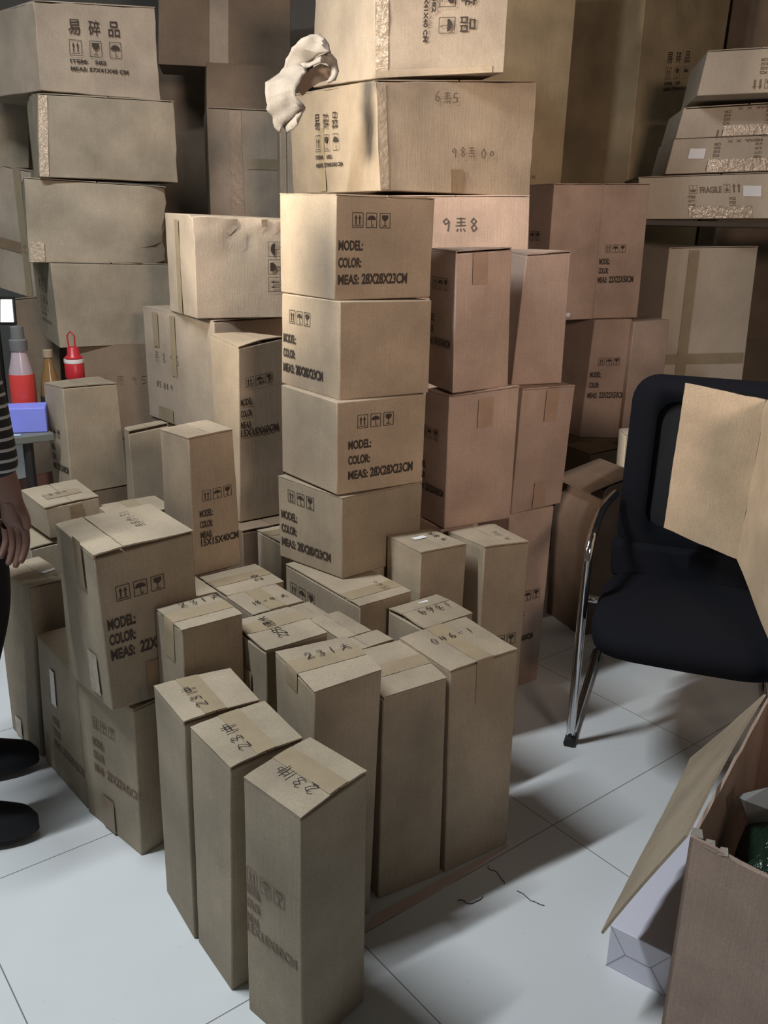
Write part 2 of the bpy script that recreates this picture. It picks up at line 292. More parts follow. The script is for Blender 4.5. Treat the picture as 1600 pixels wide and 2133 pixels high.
# ---------------------------------------------------------------- measured corners of the cartons, centimetres (bottom F R B L, top F R B L)
BOX = {
 'A1': [[-12.2,119.2,0.0],[-1.7,131.3,0.0],[-12.6,140.9,0.0],[-23.3,128.9,0.0],[-12.2,119.0,50.5],[-1.9,131.4,51.0],[-12.6,141.2,51.2],[-22.9,129.0,50.9]],
 'A2': [[-27.2,132.9,0.0],[-13.8,142.4,0.0],[-23.1,154.6,0.0],[-36.1,144.9,0.0],[-25.8,132.8,50.1],[-14.1,142.4,50.3],[-22.8,154.8,50.6],[-35.5,145.1,50.4]],
 'A3': [[-37.0,145.5,0.0],[-23.6,154.5,0.0],[-32.2,167.6,0.0],[-46.0,159.0,0.0],[-36.8,145.7,51.0],[-23.8,154.5,51.0],[-31.8,167.6,50.8],[-45.8,158.8,51.1]],
 'A4': [[-12.7,146.2,0.0],[-1.2,153.7,0.0],[-8.0,167.6,0.0],[-20.8,160.0,0.0],[-12.2,145.9,57.9],[0.3,153.8,58.7],[-7.3,167.7,58.8],[-21.3,160.1,58.7]],
 'A5': [[0.6,158.0,0.0],[14.6,166.3,0.0],[4.4,183.1,0.0],[-9.4,174.9,0.0],[0.7,157.9,50.2],[14.0,166.3,50.4],[4.6,183.2,50.7],[-9.4,174.9,50.4]],
 'A6': [[15.7,166.8,0.0],[31.2,177.4,0.0],[20.0,193.2,0.0],[4.3,182.3,0.0],[14.7,166.7,51.6],[30.4,177.6,51.6],[20.1,193.4,52.0],[4.2,182.3,51.5]],
 'A7': [[-24.1,166.6,0.0],[-11.8,176.2,0.0],[-21.9,189.1,0.0],[-34.2,179.5,0.0],[-24.1,166.6,55.5],[-11.8,176.2,55.5],[-21.9,189.1,55.5],[-34.2,179.5,55.5]],
 'A8': [[-40.9,164.3,0.0],[-29.8,172.9,0.0],[-38.1,183.5,0.0],[-49.1,174.9,0.0],[-40.9,164.3,61.0],[-29.8,172.9,61.0],[-38.1,183.5,61.0],[-49.1,174.9,61.0]],
 'A9': [[-31.2,196.1,0.0],[-19.8,205.1,0.0],[-28.1,215.7,0.0],[-39.5,206.8,0.0],[-31.2,196.1,50.0],[-19.8,205.1,50.0],[-28.1,215.7,50.0],[-39.5,206.8,50.0]],
 'A13': [[-17.6,195.0,0.0],[-13.0,198.5,0.0],[-18.5,205.6,0.0],[-23.1,202.0,0.0],[-17.6,195.0,49.6],[-13.0,198.5,49.6],[-18.5,205.6,49.6],[-23.1,202.0,49.6]],
 'A14': [[-9.1,184.1,0.0],[-2.3,189.4,0.0],[-10.6,199.9,0.0],[-17.3,194.7,0.0],[-9.1,184.1,49.8],[-2.3,189.4,49.8],[-10.6,199.9,49.8],[-17.3,194.7,49.8]],
 'A15': [[-8.2,176.1,0.0],[3.0,184.9,0.0],[-1.0,189.9,0.0],[-12.1,181.2,0.0],[-8.2,176.1,49.8],[3.0,184.9,49.8],[-1.0,189.9,49.8],[-12.1,181.2,49.8]],
 'A16': [[10.2,190.6,0.0],[22.5,200.2,0.0],[14.0,211.0,0.0],[1.7,201.4,0.0],[10.2,190.6,50.0],[22.5,200.2,50.0],[14.0,211.0,50.0],[1.7,201.4,50.0]],
 'A10': [[-54.6,201.3,0.0],[-42.6,210.7,0.0],[-50.5,220.8,0.0],[-62.4,211.4,0.0],[-54.6,201.3,49.6],[-42.6,210.7,49.6],[-50.5,220.8,49.6],[-62.4,211.4,49.6]],
 'A11': [[-39.5,207.3,0.0],[-26.2,217.7,0.0],[-35.7,229.8,0.0],[-49.0,219.4,0.0],[-39.5,207.3,50.0],[-26.2,217.7,50.0],[-35.7,229.8,50.0],[-49.0,219.4,50.0]],
 'A12': [[-55.6,217.3,0.0],[-42.2,227.8,0.0],[-51.8,240.1,0.0],[-65.2,229.6,0.0],[-55.6,217.3,49.3],[-42.2,227.8,49.3],[-51.8,240.1,49.3],[-65.2,229.6,49.3]],
 'A17': [[-5.4,197.9,0.0],[7.4,207.9,0.0],[-13.7,234.8,0.0],[-26.5,224.8,0.0],[-5.4,197.9,52.2],[7.4,207.9,52.2],[-13.7,234.8,52.2],[-26.5,224.8,52.2]],
 'A21': [[-3.0,221.7,0.0],[9.5,231.5,0.0],[-5.0,250.0,0.0],[-17.4,240.3,0.0],[-3.0,221.7,52.2],[9.5,231.5,52.2],[-5.0,250.0,52.2],[-17.4,240.3,52.2]],
 'A18': [[9.6,210.4,0.0],[21.5,218.8,0.0],[13.2,230.4,0.0],[1.4,222.0,0.0],[9.6,210.4,61.8],[22.0,218.7,61.4],[13.0,230.4,61.3],[1.0,222.2,62.0]],
 'A19': [[26.5,218.2,0.0],[39.6,226.1,0.0],[31.4,239.7,0.0],[18.3,231.7,0.0],[26.7,218.4,60.8],[39.6,226.0,59.8],[31.6,239.6,60.1],[17.8,231.8,60.3]],
 'S4': [[-10.4,214.0,52.4],[10.1,231.1,52.4],[-8.4,250.9,52.4],[-28.7,229.8,52.4],[-10.7,212.0,75.3],[10.2,230.9,74.5],[-8.4,250.9,75.0],[-29.1,231.8,75.1]],
 'S3': [[-11.9,212.7,75.6],[9.8,226.6,75.6],[-6.1,250.4,75.6],[-28.2,234.0,75.6],[-12.0,211.9,99.4],[10.3,227.5,99.1],[-6.1,250.4,99.3],[-28.2,234.7,99.4]],
 'S2': [[-11.5,214.6,99.3],[10.9,228.3,99.3],[-5.7,252.7,99.3],[-28.5,237.8,99.3],[-11.5,213.4,123.2],[10.9,229.4,122.7],[-5.7,252.7,122.9],[-27.9,236.7,123.0]],
 'S1': [[-12.9,215.5,123.2],[10.4,231.4,123.2],[-5.0,254.4,123.2],[-28.4,238.5,123.2],[-12.6,215.5,147.2],[10.9,231.4,147.2],[-5.0,254.4,147.2],[-28.3,238.5,147.7]],
 'B5': [[37.4,249.2,0.0],[51.2,258.5,0.0],[43.4,271.0,0.0],[29.2,261.8,0.0],[37.3,249.2,59.7],[52.0,258.3,59.8],[43.4,271.0,59.7],[29.2,261.8,59.7]],
 'B6': [[16.3,234.9,0.0],[26.2,242.6,0.0],[15.7,256.0,0.0],[5.8,248.3,0.0],[16.3,234.9,60.0],[26.2,242.6,60.0],[15.7,256.0,60.0],[5.8,248.3,60.0]],
 'B3': [[16.9,232.7,60.3],[36.7,243.9,60.3],[30.3,255.3,60.3],[10.5,244.1,60.3],[16.7,232.7,97.8],[36.8,244.1,99.1],[30.3,255.3,98.2],[10.8,244.0,97.6]],
 'B4': [[37.4,247.3,60.3],[54.3,259.8,60.3],[43.7,275.6,60.3],[27.0,264.6,60.3],[38.4,247.8,97.5],[55.3,258.7,97.1],[43.7,275.6,97.3],[27.0,264.6,97.3]],
 'B1': [[17.5,232.5,98.5],[33.7,244.8,98.5],[26.2,255.7,98.5],[11.0,248.2,98.5],[16.9,235.0,134.7],[32.0,242.6,135.8],[26.2,255.7,135.4],[11.1,248.2,135.0]],
 'B2': [[35.7,252.6,97.5],[51.2,258.6,97.5],[45.3,273.2,97.5],[31.0,267.2,97.5],[37.7,253.2,133.8],[51.0,259.4,134.8],[45.3,273.2,134.7],[31.0,267.2,134.7]],
 'C3': [[82.6,369.0,56.0],[99.1,369.0,56.0],[92.9,390.6,56.0],[75.1,383.2,56.0],[83.7,364.9,105.7],[100.7,372.5,105.7],[92.9,390.6,105.7],[75.3,383.1,104.5]],
 'C4': [[99.5,366.6,56.0],[118.6,378.3,56.0],[112.6,392.1,56.0],[94.5,384.2,56.0],[101.2,370.2,104.6],[118.0,378.5,105.1],[112.6,392.1,105.3],[94.5,384.2,105.3]],
 'C1': [[61.3,354.7,105.8],[83.0,366.5,105.8],[68.5,395.1,105.8],[47.5,385.8,105.8],[61.3,354.8,156.6],[82.0,364.1,157.4],[68.5,395.1,156.9],[47.5,385.8,156.9]],
 'C2': [[83.4,368.0,105.8],[103.9,377.1,105.8],[93.4,396.6,105.8],[72.9,387.5,105.8],[82.3,365.7,157.5],[102.8,374.8,158.3],[93.4,396.6,157.5],[72.9,387.5,157.5]],
 'C5': [[80.9,339.1,0.0],[96.6,348.9,0.0],[88.4,362.2,0.0],[72.6,352.4,0.0],[80.8,339.0,56.4],[96.5,349.0,57.2],[88.4,362.2,56.9],[72.9,352.3,56.9]],
 'G2': [[-3.5,289.8,150.5],[46.8,316.4,150.5],[14.9,377.2,150.5],[-36.3,350.5,150.5],[-5.4,290.1,181.6],[46.4,316.2,186.0],[14.9,377.2,183.6],[-37.4,350.2,184.6]],
 'G3': [[-3.4,291.1,118.8],[45.2,296.8,118.8],[39.2,341.6,118.8],[-8.8,335.8,118.8],[-3.4,291.2,149.2],[43.9,296.9,150.4],[39.2,341.6,150.2],[-8.8,335.8,150.2]],
 'G1': [[-5.7,297.9,182.9],[34.1,301.8,186.0],[14.1,356.0,185.2],[-28.0,337.8,185.4],[-6.4,291.4,224.7],[34.9,308.3,229.2],[14.1,356.0,227.0],[-26.8,338.0,227.0]],
 'I1': [[-124.0,340.5,182.8],[-87.0,361.6,182.8],[-128.7,409.0,182.8],[-159.6,373.0,182.8],[-121.7,335.3,209.9],[-88.2,364.9,214.6],[-128.7,409.0,212.0],[-161.8,378.6,212.0]],
 'I2': [[-125.1,334.8,154.0],[-81.0,358.0,154.0],[-91.7,378.0,154.0],[-134.8,355.2,154.0],[-123.3,335.6,181.5],[-81.2,357.9,182.5],[-91.7,378.0,182.3],[-134.7,355.1,183.2]],
 'I3': [[-131.9,334.9,124.5],[-86.4,353.4,124.5],[-100.6,390.7,124.5],[-146.4,372.1,124.5],[-130.8,335.3,154.0],[-84.9,353.8,152.5],[-100.6,390.7,153.2],[-146.4,372.1,153.2]],
 'I4': [[-123.1,334.1,93.8],[-85.7,355.7,93.8],[-106.7,394.6,93.8],[-145.9,375.7,93.8],[-124.1,334.9,125.1],[-85.7,355.6,124.3],[-106.7,394.6,124.5],[-145.7,373.6,123.7]],
 'I5': [[-120.5,338.5,56.8],[-89.9,350.0,56.8],[-98.1,372.0,56.8],[-128.7,360.5,56.8],[-119.4,339.0,94.7],[-90.1,350.0,94.6],[-98.1,372.0,93.7],[-129.7,359.9,91.6]],
 'K1': [[-56.4,289.9,70.0],[-26.1,315.9,70.0],[-58.9,354.2,70.0],[-89.3,328.3,70.0],[-56.3,289.8,110.1],[-26.1,315.9,110.3],[-58.9,354.2,110.3],[-89.4,328.1,110.6]],
 'J1': [[-61.5,289.1,110.5],[-30.0,300.6,110.5],[-45.7,331.9,110.5],[-75.6,312.5,110.5],[-60.5,285.2,142.2],[-30.0,300.6,141.6],[-45.7,331.9,142.2],[-76.7,316.3,142.8]],
 'K2': [[-45.8,266.3,49.5],[-32.8,276.1,49.5],[-42.9,287.9,49.5],[-55.0,277.6,49.5],[-44.5,265.6,105.1],[-32.3,276.2,107.2],[-42.9,287.9,106.6],[-55.3,277.6,107.3]],
 'L3': [[-50.6,220.7,49.5],[-39.5,230.3,49.5],[-50.0,241.3,49.5],[-60.6,231.4,49.5],[-50.5,220.7,87.7],[-40.8,230.5,88.1],[-49.9,241.4,88.1],[-60.5,231.4,87.4]],
 'L1': [[-107.1,289.4,50.0],[-91.8,303.4,50.0],[-102.9,314.2,50.0],[-117.5,300.7,50.0],[-107.0,289.5,87.4],[-93.0,302.6,86.9],[-102.9,314.2,87.0],[-117.6,300.6,86.7]],
 'L2': [[-84.0,283.0,45.0],[-72.7,289.9,45.0],[-77.3,297.3,45.0],[-88.5,290.5,45.0],[-84.3,282.7,74.5],[-72.9,290.0,76.1],[-77.3,297.3,75.3],[-87.9,290.4,74.0]],
 'L4': [[-78.6,245.1,0.0],[-63.7,256.8,0.0],[-73.2,269.0,0.0],[-88.2,257.3,0.0],[-78.6,245.1,57.0],[-63.7,256.8,57.0],[-73.2,269.0,57.0],[-88.2,257.3,57.0]],
 'L5': [[-98.5,245.5,50.2],[-86.1,255.6,50.2],[-99.3,271.6,50.2],[-112.1,261.1,50.2],[-99.0,244.8,60.1],[-86.6,255.5,60.8],[-98.9,271.9,61.0],[-112.3,260.9,60.4]],
 'L7': [[-54.5,170.2,0.0],[-45.0,181.6,0.0],[-62.1,196.3,0.0],[-72.0,186.0,0.0],[-54.0,170.7,38.3],[-45.0,181.6,38.3],[-62.1,196.3,38.3],[-71.6,185.3,38.3]],
 'L6': [[-57.8,168.4,39.0],[-41.4,182.2,39.0],[-55.7,199.0,39.0],[-72.6,184.5,39.0],[-58.7,167.3,75.5],[-41.6,182.1,76.4],[-55.4,199.1,76.8],[-72.6,184.4,76.2]],
 'L8': [[-72.4,186.9,0.0],[-59.3,198.4,0.0],[-76.6,218.4,0.0],[-90.5,207.1,0.0],[-72.4,187.1,37.7],[-59.3,198.4,37.7],[-76.6,218.4,37.7],[-89.2,207.3,37.7]],
 'L9': [[-92.4,209.0,0.0],[-82.6,218.5,0.0],[-96.7,231.9,0.0],[-105.7,222.5,0.0],[-90.7,209.6,50.2],[-82.8,218.2,49.4],[-96.7,231.9,49.9],[-105.6,222.6,49.9]],
 'L5b': [[-103.6,242.5,0.0],[-92.1,250.5,0.0],[-103.5,266.9,0.0],[-115.0,259.0,0.0],[-103.4,242.4,48.2],[-92.4,250.5,49.2],[-103.5,266.9,48.7],[-114.8,259.0,48.5]],
 'M1': [[-30.6,247.3,0.0],[-19.7,255.8,0.0],[-28.2,266.7,0.0],[-39.1,258.2,0.0],[-30.6,247.3,50.0],[-19.7,255.8,50.0],[-28.2,266.7,50.0],[-39.1,258.2,50.0]],
 'D1': [[120.5,398.0,73.5],[164.9,410.4,73.5],[157.1,435.6,73.5],[113.2,422.4,73.5],[120.4,398.0,133.8],[163.7,411.4,135.0],[157.1,435.6,134.4],[113.4,422.4,134.6]],
 'M2': [[-43.6,258.3,0.0],[-26.4,272.0,0.0],[-39.4,288.6,0.0],[-56.7,274.9,0.0],[-43.8,258.5,49.5],[-26.4,272.0,49.1],[-39.4,288.6,49.1],[-56.6,274.8,48.5]],
 'E1': [[107.8,402.0,145.0],[175.7,395.0,146.8],[179.9,434.8,146.8],[111.9,441.8,145.0],[104.9,402.0,162.1],[172.5,395.0,165.6],[176.7,434.8,165.6],[109.0,441.8,162.1]],
 'E2': [[116.0,402.0,163.3],[176.5,395.0,166.1],[181.4,434.7,166.1],[120.9,441.7,163.3],[118.3,402.0,177.1],[174.1,395.0,179.9],[179.1,434.7,179.9],[123.3,441.7,177.1]],
 'E3': [[118.7,402.0,177.3],[174.0,395.0,180.1],[179.5,434.6,180.1],[124.1,441.6,177.3],[120.8,402.0,189.2],[171.9,395.0,192.4],[177.3,434.6,192.4],[126.3,441.6,189.2]],
 'E4': [[120.3,385.0,191.6],[163.9,378.0,193.6],[172.8,427.2,193.6],[129.2,434.2,191.6],[122.5,385.0,207.9],[161.2,378.0,209.6],[170.1,427.2,209.6],[131.4,434.2,207.9]],
 'F0': [[30.1,402.0,0.0],[73.9,416.0,0.0],[61.7,459.3,0.0],[18.0,445.3,0.0],[25.3,402.0,247.1],[75.2,416.0,251.8],[63.0,459.3,251.8],[13.1,445.3,247.1]],
 'F1': [[112.1,447.0,0.0],[158.9,492.0,0.0],[120.3,538.0,0.0],[73.6,493.0,0.0],[111.5,447.0,260.6],[165.2,492.0,273.5],[126.7,538.0,273.5],[73.0,493.0,260.6]],
 'F2': [[167.6,515.0,0.0],[233.3,500.0,0.0],[238.6,519.3,0.0],[172.9,534.3,0.0],[174.2,515.0,279.8],[228.9,500.0,276.9],[234.2,519.3,276.9],[179.5,534.3,279.8]],
 'H3': [[-81.2,420.0,136.3],[-36.3,430.0,137.2],[-45.3,469.0,137.2],[-90.2,459.0,136.3],[-81.2,420.0,187.6],[-38.2,430.0,187.6],[-47.3,469.0,187.6],[-90.3,459.0,187.6]],
 'H2': [[-84.3,436.0,187.8],[-39.6,446.0,187.8],[-47.1,479.2,187.8],[-91.8,469.2,187.8],[-83.6,436.0,207.6],[-39.5,446.0,207.6],[-47.0,479.2,207.6],[-91.1,469.2,207.6]],
 'H1': [[-107.5,446.0,207.8],[-48.2,456.0,207.8],[-53.3,485.5,207.8],[-112.6,475.5,207.8],[-104.6,446.0,256.2],[-47.7,456.0,259.9],[-52.9,485.5,259.9],[-109.8,475.5,256.2]],
 'H4': [[-125.6,502.0,0.0],[-97.0,502.0,0.0],[-97.0,527.0,0.0],[-125.6,527.0,0.0],[-122.8,502.0,225.9],[-96.4,502.0,224.2],[-96.4,527.0,224.2],[-122.8,527.0,225.9]],
 'P1': [[-177.9,395.0,159.3],[-151.7,395.0,159.8],[-151.7,435.0,159.8],[-177.9,435.0,159.3],[-174.1,395.0,189.5],[-148.6,395.0,190.0],[-148.6,435.0,190.0],[-174.1,435.0,189.5]],
 'P2': [[-171.5,400.0,110.3],[-148.8,388.0,106.0],[-131.4,424.0,106.0],[-154.1,436.0,110.3],[-173.7,400.0,162.5],[-148.7,388.0,158.4],[-131.4,424.0,158.4],[-156.3,436.0,162.5]],
 'P3': [[-162.5,385.0,0.0],[-146.4,385.0,0.0],[-146.4,415.0,0.0],[-162.5,415.0,0.0],[-159.8,385.0,107.2],[-140.8,385.0,109.0],[-140.8,415.0,109.0],[-159.8,415.0,107.2]],
 'Q1': [[72.4,292.0,0.0],[93.6,300.0,0.0],[84.6,320.1,0.0],[63.4,312.1,0.0],[71.2,292.0,54.5],[89.0,300.0,59.6],[80.0,320.1,59.6],[62.2,312.1,54.5]],
 'Q2': [[90.1,318.0,0.0],[108.5,318.0,0.0],[108.5,328.0,0.0],[90.1,328.0,0.0],[88.0,318.0,69.2],[104.9,318.0,70.5],[104.9,328.0,70.5],[88.0,328.0,69.2]],
 'G5': [[-45.8,386.0,0.0],[-34.8,388.0,0.0],[-38.0,405.7,0.0],[-49.1,403.7,0.0],[-45.4,386.0,176.3],[-34.5,388.0,177.5],[-37.8,405.7,177.5],[-48.6,403.7,176.3]],
 'I6': [[-120.3,338.8,0.0],[-90.3,350.1,0.0],[-98.4,371.6,0.0],[-128.4,360.4,0.0],[-120.3,338.8,56.7],[-90.3,350.1,56.7],[-98.4,371.6,56.7],[-128.4,360.4,56.7]],
 'K0': [[-56.4,290.8,0.0],[-27.0,316.1,0.0],[-58.9,353.2,0.0],[-88.4,328.1,0.0],[-56.4,290.8,69.9],[-27.0,316.1,69.9],[-58.9,353.2,69.9],[-88.4,328.1,69.9]],
 'L0': [[-107.0,289.7,0.0],[-92.1,303.4,0.0],[-102.9,313.9,0.0],[-117.2,300.8,0.0],[-107.0,289.7,49.8],[-92.1,303.4,49.8],[-102.9,313.9,49.8],[-117.2,300.8,49.8]],
 'L22': [[-83.9,283.2,0.0],[-72.9,289.9,0.0],[-77.3,297.2,0.0],[-88.3,290.5,0.0],[-83.9,283.2,44.8],[-72.9,289.9,44.8],[-77.3,297.2,44.8],[-88.3,290.5,44.8]],
 'G4': [[-2.8,291.9,0.0],[44.4,297.4,0.0],[38.6,340.8,0.0],[-7.9,335.2,0.0],[-2.8,291.9,118.5],[44.4,297.4,118.5],[38.6,340.8,118.5],[-7.9,335.2,118.5]],
 'H5': [[-80.6,420.7,0.0],[-37.1,430.4,0.0],[-45.9,468.2,0.0],[-89.4,458.5,0.0],[-80.6,420.7,136.4],[-37.1,430.4,136.4],[-45.9,468.2,136.4],[-89.4,458.5,136.4]],
 'C6': [[99.6,366.9,0.0],[118.3,378.4,0.0],[112.4,391.9,0.0],[94.8,384.1,0.0],[99.6,366.9,55.8],[118.3,378.4,55.8],[112.4,391.9,55.8],[94.8,384.1,55.8]],
 'C8': [[82.5,368.7,0.0],[99.4,368.8,0.0],[93.0,391.0,0.0],[74.8,383.3,0.0],[82.5,368.7,55.8],[99.4,368.8,55.8],[93.0,391.0,55.8],[74.8,383.3,55.8]],
 'D0': [[120.8,398.4,0.0],[164.4,410.5,0.0],[156.7,435.2,0.0],[113.7,422.3,0.0],[120.8,398.4,73.3],[164.4,410.5,73.3],[156.7,435.2,73.3],[113.7,422.3,73.3]],
}
TORN = [[[[-21.03, 279.0, 191.57], [-18.39, 278.0, 188.9]], [[-24.61, 278.0, 190.35], [-18.04, 277.0, 186.55]], [[-28.24, 279.0, 188.51], [-21.37, 278.0, 186.16]], [[-30.12, 281.0, 186.47], [-24.0, 280.0, 184.7]], [[-31.65, 282.0, 183.37], [-26.43, 281.0, 183.7]], [[-33.65, 281.0, 180.8], [-24.84, 280.0, 181.71]], [[-36.88, 279.0, 178.83], [-26.31, 278.0, 179.4]], [[-36.56, 277.0, 174.44], [-27.78, 276.0, 176.61]], [[-36.06, 277.0, 171.68], [-27.52, 276.0, 175.12]], [[-34.99, 278.0, 169.66], [-25.59, 277.0, 172.02]], [[-34.18, 279.0, 167.22], [-28.75, 278.0, 169.66]], [[-32.65, 280.0, 165.54], [-32.09, 279.0, 167.26]]], [[[-26.65, 279.0, 183.51], [-25.75, 278.0, 182.38]], [[-23.96, 278.0, 184.14], [-23.2, 277.0, 183.02]], [[-20.9, 279.0, 185.84], [-20.83, 278.0, 183.96]], [[-18.58, 281.0, 186.95], [-19.33, 280.0, 184.3]], [[-16.71, 282.0, 185.17], [-18.57, 281.0, 183.23]], [[-15.81, 281.0, 182.04], [-17.95, 280.0, 181.35]], [[-16.51, 279.0, 179.49], [-18.91, 278.0, 178.8]]], [[[-25.35, 279.0, 172.51], [-26.11, 278.0, 170.1]], [[-27.77, 278.0, 170.06], [-27.42, 277.0, 167.67]], [[-29.83, 279.0, 168.98], [-29.2, 278.0, 165.94]], [[-32.31, 281.0, 167.97], [-30.55, 280.0, 165.32]]]]
TEAR_SHADE = [[-26.63, 284.0, 175.9], [-24.51, 284.0, 177.86], [-21.7, 284.0, 179.57], [-18.48, 284.0, 180.53], [-18.21, 284.0, 183.7], [-21.28, 284.0, 184.64], [-24.49, 284.0, 182.94], [-26.88, 284.0, 180.36], [-27.75, 284.0, 177.15]]
FOLD = [[79.81, 236.0, 102.03], [99.54, 230.0, 99.08], [96.08, 225.0, 56.23], [77.93, 233.0, 62.01], [90.75, 196.0, 103.75], [90.73, 173.0, 43.36]]
BAGTIP = [[67.8, 143.0, 39.34], [72.04, 140.0, 43.39], [75.5, 138.0, 38.68], [70.26, 141.0, 34.13], [67.25, 138.0, 41.8]]
MONI = [[[-138.3, 322.0, 112.25], [-134.36, 322.0, 112.33], [-134.53, 322.0, 104.43], [-139.2, 322.0, 104.33]], [[-149.1, 323.0, 112.94], [-133.98, 323.0, 113.27], [-134.19, 323.0, 103.31], [-150.33, 323.0, 102.96]], [-142.51, 325.0, 103.09]]
STRIP = [[-0.63, 152.79], [-1.85, 148.58], [15.28, 161.9], [31.82, 176.23], [31.28, 176.55], [15.46, 164.96], [7.17, 158.69]]
FLAPC = [72.35, 178.0, 24.53]
# ---------------------------------------------------------------- carton builder
def lerp(a, b, t): return a+(b-a)*t
def hexpt(P, s, t, z):
    b = lerp(lerp(P[0], P[1], s), lerp(P[3], P[2], s), t); q = lerp(lerp(P[4], P[5], s), lerp(P[7], P[6], s), t)
    return lerp(b, q, z)
def face_map(P, face):
    """2D (x from the left seen from outside, y up, cm) -> 3D, plus outward normal"""
    if face == 'R': bl, br, tr, tl = P[0], P[1], P[5], P[4]
    elif face == 'L': bl, br, tr, tl = P[3], P[0], P[4], P[7]
    else: bl, br, tr, tl = P[4], P[5], P[6], P[7]
    W = ((br-bl).length+(tr-tl).length)/2; Hh = ((tl-bl).length+(tr-br).length)/2
    n = (br-bl).cross(tl-bl).normalized()
    def f(x, y, off=.0):
        s, t = x/W, y/Hh
        return lerp(lerp(bl, br, s), lerp(tl, tr, s), t)+n*off
    return f, W, Hh
def carton(key, mat='A', label='', group=None, seam=.5, gap=.25, lift=.0, tape=True, tdrop=8, bulge=.35, ltape=None,
           prints=(), n=5, covered=False, dent=None, tmat=None, bev=.0028, sticker=None, along='t'):
    P = [Vector(p) for p in BOX[key]]; rnd = random.Random(sum(ord(c)*7 for c in key)+len(key))
    c = sum((p for p in P[:4]), Vector())/4
    root = thing('cardboard_box', (c.x, c.y, P[0].z), label, 'box', group)
    m = MK[mat]
    Hh = sum(P[i+4].z-P[i].z for i in range(4))/4
    topz = 1.0 if covered else 1-(.35+gap)/Hh
    amp = {k: rnd.uniform(-.1, 1)*bulge for k in 'FRBL'}
    vid = {}; vs = []; fs = []
    ax = ((P[1]-P[0]).normalized(), (P[3]-P[0]).normalized())
    def vert(i, j, k):
        key3 = (i, j, k)
        if key3 in vid: return vid[key3]
        s, t, z = i/n, j/n, k/n*topz
        p = hexpt(P, s, t, z)
        sz = math.sin(math.pi*k/n)
        if not covered or True:
            if j == 0: p = p-ax[1]*amp['F']*math.sin(math.pi*s)*sz
            if j == n: p = p+ax[1]*min(amp['B'], 0)*math.sin(math.pi*s)*sz
            if i == 0: p = p-ax[0]*amp['L']*math.sin(math.pi*t)*sz
            if i == n: p = p+ax[0]*min(amp['R'], 0)*math.sin(math.pi*t)*sz
        if 0 < k < n: p = p+Vector((rnd.uniform(-.06, .06), rnd.uniform(-.06, .06), 0))
        if dent: p = dent(p, s, t, k/n, rnd, ax)
        vid[key3] = len(vs); vs.append(p); return vid[key3]
    rg = range(n)
    for a in rg:
        for b in rg:
            fs.append((vert(a, 0, b), vert(a+1, 0, b), vert(a+1, 0, b+1), vert(a, 0, b+1)))
            fs.append((vert(a, n, b), vert(a, n, b+1), vert(a+1, n, b+1), vert(a+1, n, b)))
            fs.append((vert(0, a, b), vert(0, a, b+1), vert(0, a+1, b+1), vert(0, a+1, b)))
            fs.append((vert(n, a, b), vert(n, a+1, b), vert(n, a+1, b+1), vert(n, a, b+1)))
            fs.append((vert(a, b, n), vert(a+1, b, n), vert(a+1, b+1, n), vert(a, b+1, n)))
            fs.append((vert(a, b, 0), vert(a, b+1, 0), vert(a+1, b+1, 0), vert(a+1, b, 0)))
    og = (c.x, c.y, P[0].z)
    link('body', mesh('body', vs, fs, og), m, root, smooth=40, bevel=bev)
    # along='t': flaps meet on a line running F->L ; along='s': on a line running F->R
    def uv(a, b): return (a, b) if along == 't' else (b, a)     # a across the seam, b along it
    tilt = rnd.uniform(-.3, .5)
    def topz_at(a, b):
        d = abs(a-seam)
        return lift*max(0, 1-d/.5)*(.5+.5*(1-b)) + (max(0, tilt)*.5*max(0, .18-b)/.18 if not covered else 0)
    if not covered:
        for side in (0, 1):
            a0, a1 = (0.0, seam-.006) if side == 0 else (seam+.006, 1.0)
            na, nb = 4, 7; V = []; Fc = []
            for lay in (0, 1):
                for ia in range(na+1):
                    for ib in range(nb+1):
                        a = lerp(a0, a1, ia/na); b = ib/nb
                        da = db = 0
                        if ib == 0: db = rnd.uniform(-.006, .004)
                        if (ia == na and side == 0) or (ia == 0 and side == 1): da = rnd.uniform(-.004, .004)
                        a_, b_ = a+da, b+db
                        s, t = uv(a_, b_)
                        p = hexpt(P, s, t, 1.0)+Vector((0, 0, topz_at(a, b)+rnd.uniform(-.04, .04)))
                        # hinge edge rolls over
                        hin = (ia == 0 and side == 0) or (ia == na and side == 1)
                        if hin and lay == 1: p.z -= .12
                        if lay == 0: p.z -= .35
                        V.append(p)
            def q(l, i, j): return l*(na+1)*(nb+1)+i*(nb+1)+j
            fl = along != 't'
            def addf(*f): Fc.append(tuple(f) if not fl else tuple(reversed(f)))
            for i in range(na):
                for j in range(nb):
                    addf(q(1, i, j), q(1, i+1, j), q(1, i+1, j+1), q(1, i, j+1)); addf(q(0, i, j), q(0, i, j+1), q(0, i+1, j+1), q(0, i+1, j))
            for i in range(na):
                addf(q(0, i, 0), q(0, i+1, 0), q(1, i+1, 0), q(1, i, 0)); addf(q(0, i+1, nb), q(0, i, nb), q(1, i, nb), q(1, i+1, nb))
            for j in range(nb):
                addf(q(0, 0, j+1), q(0, 0, j), q(1, 0, j), q(1, 0, j+1)); addf(q(0, na, j), q(0, na, j+1), q(1, na, j+1), q(1, na, j))
            # hinge lip closing the side under the fold
            e0, e1 = (0.0, .02) if side == 0 else (.98, 1.0)
            base = len(V); zz = (.35+gap+.1)
            for (a, b) in ((e0, 0.01), (e1, 0.01), (e1, .99), (e0, .99)):
                for dz in (-zz, -.2): V.append(hexpt(P, *uv(a, b), 1.0)+Vector((0, 0, dz)))
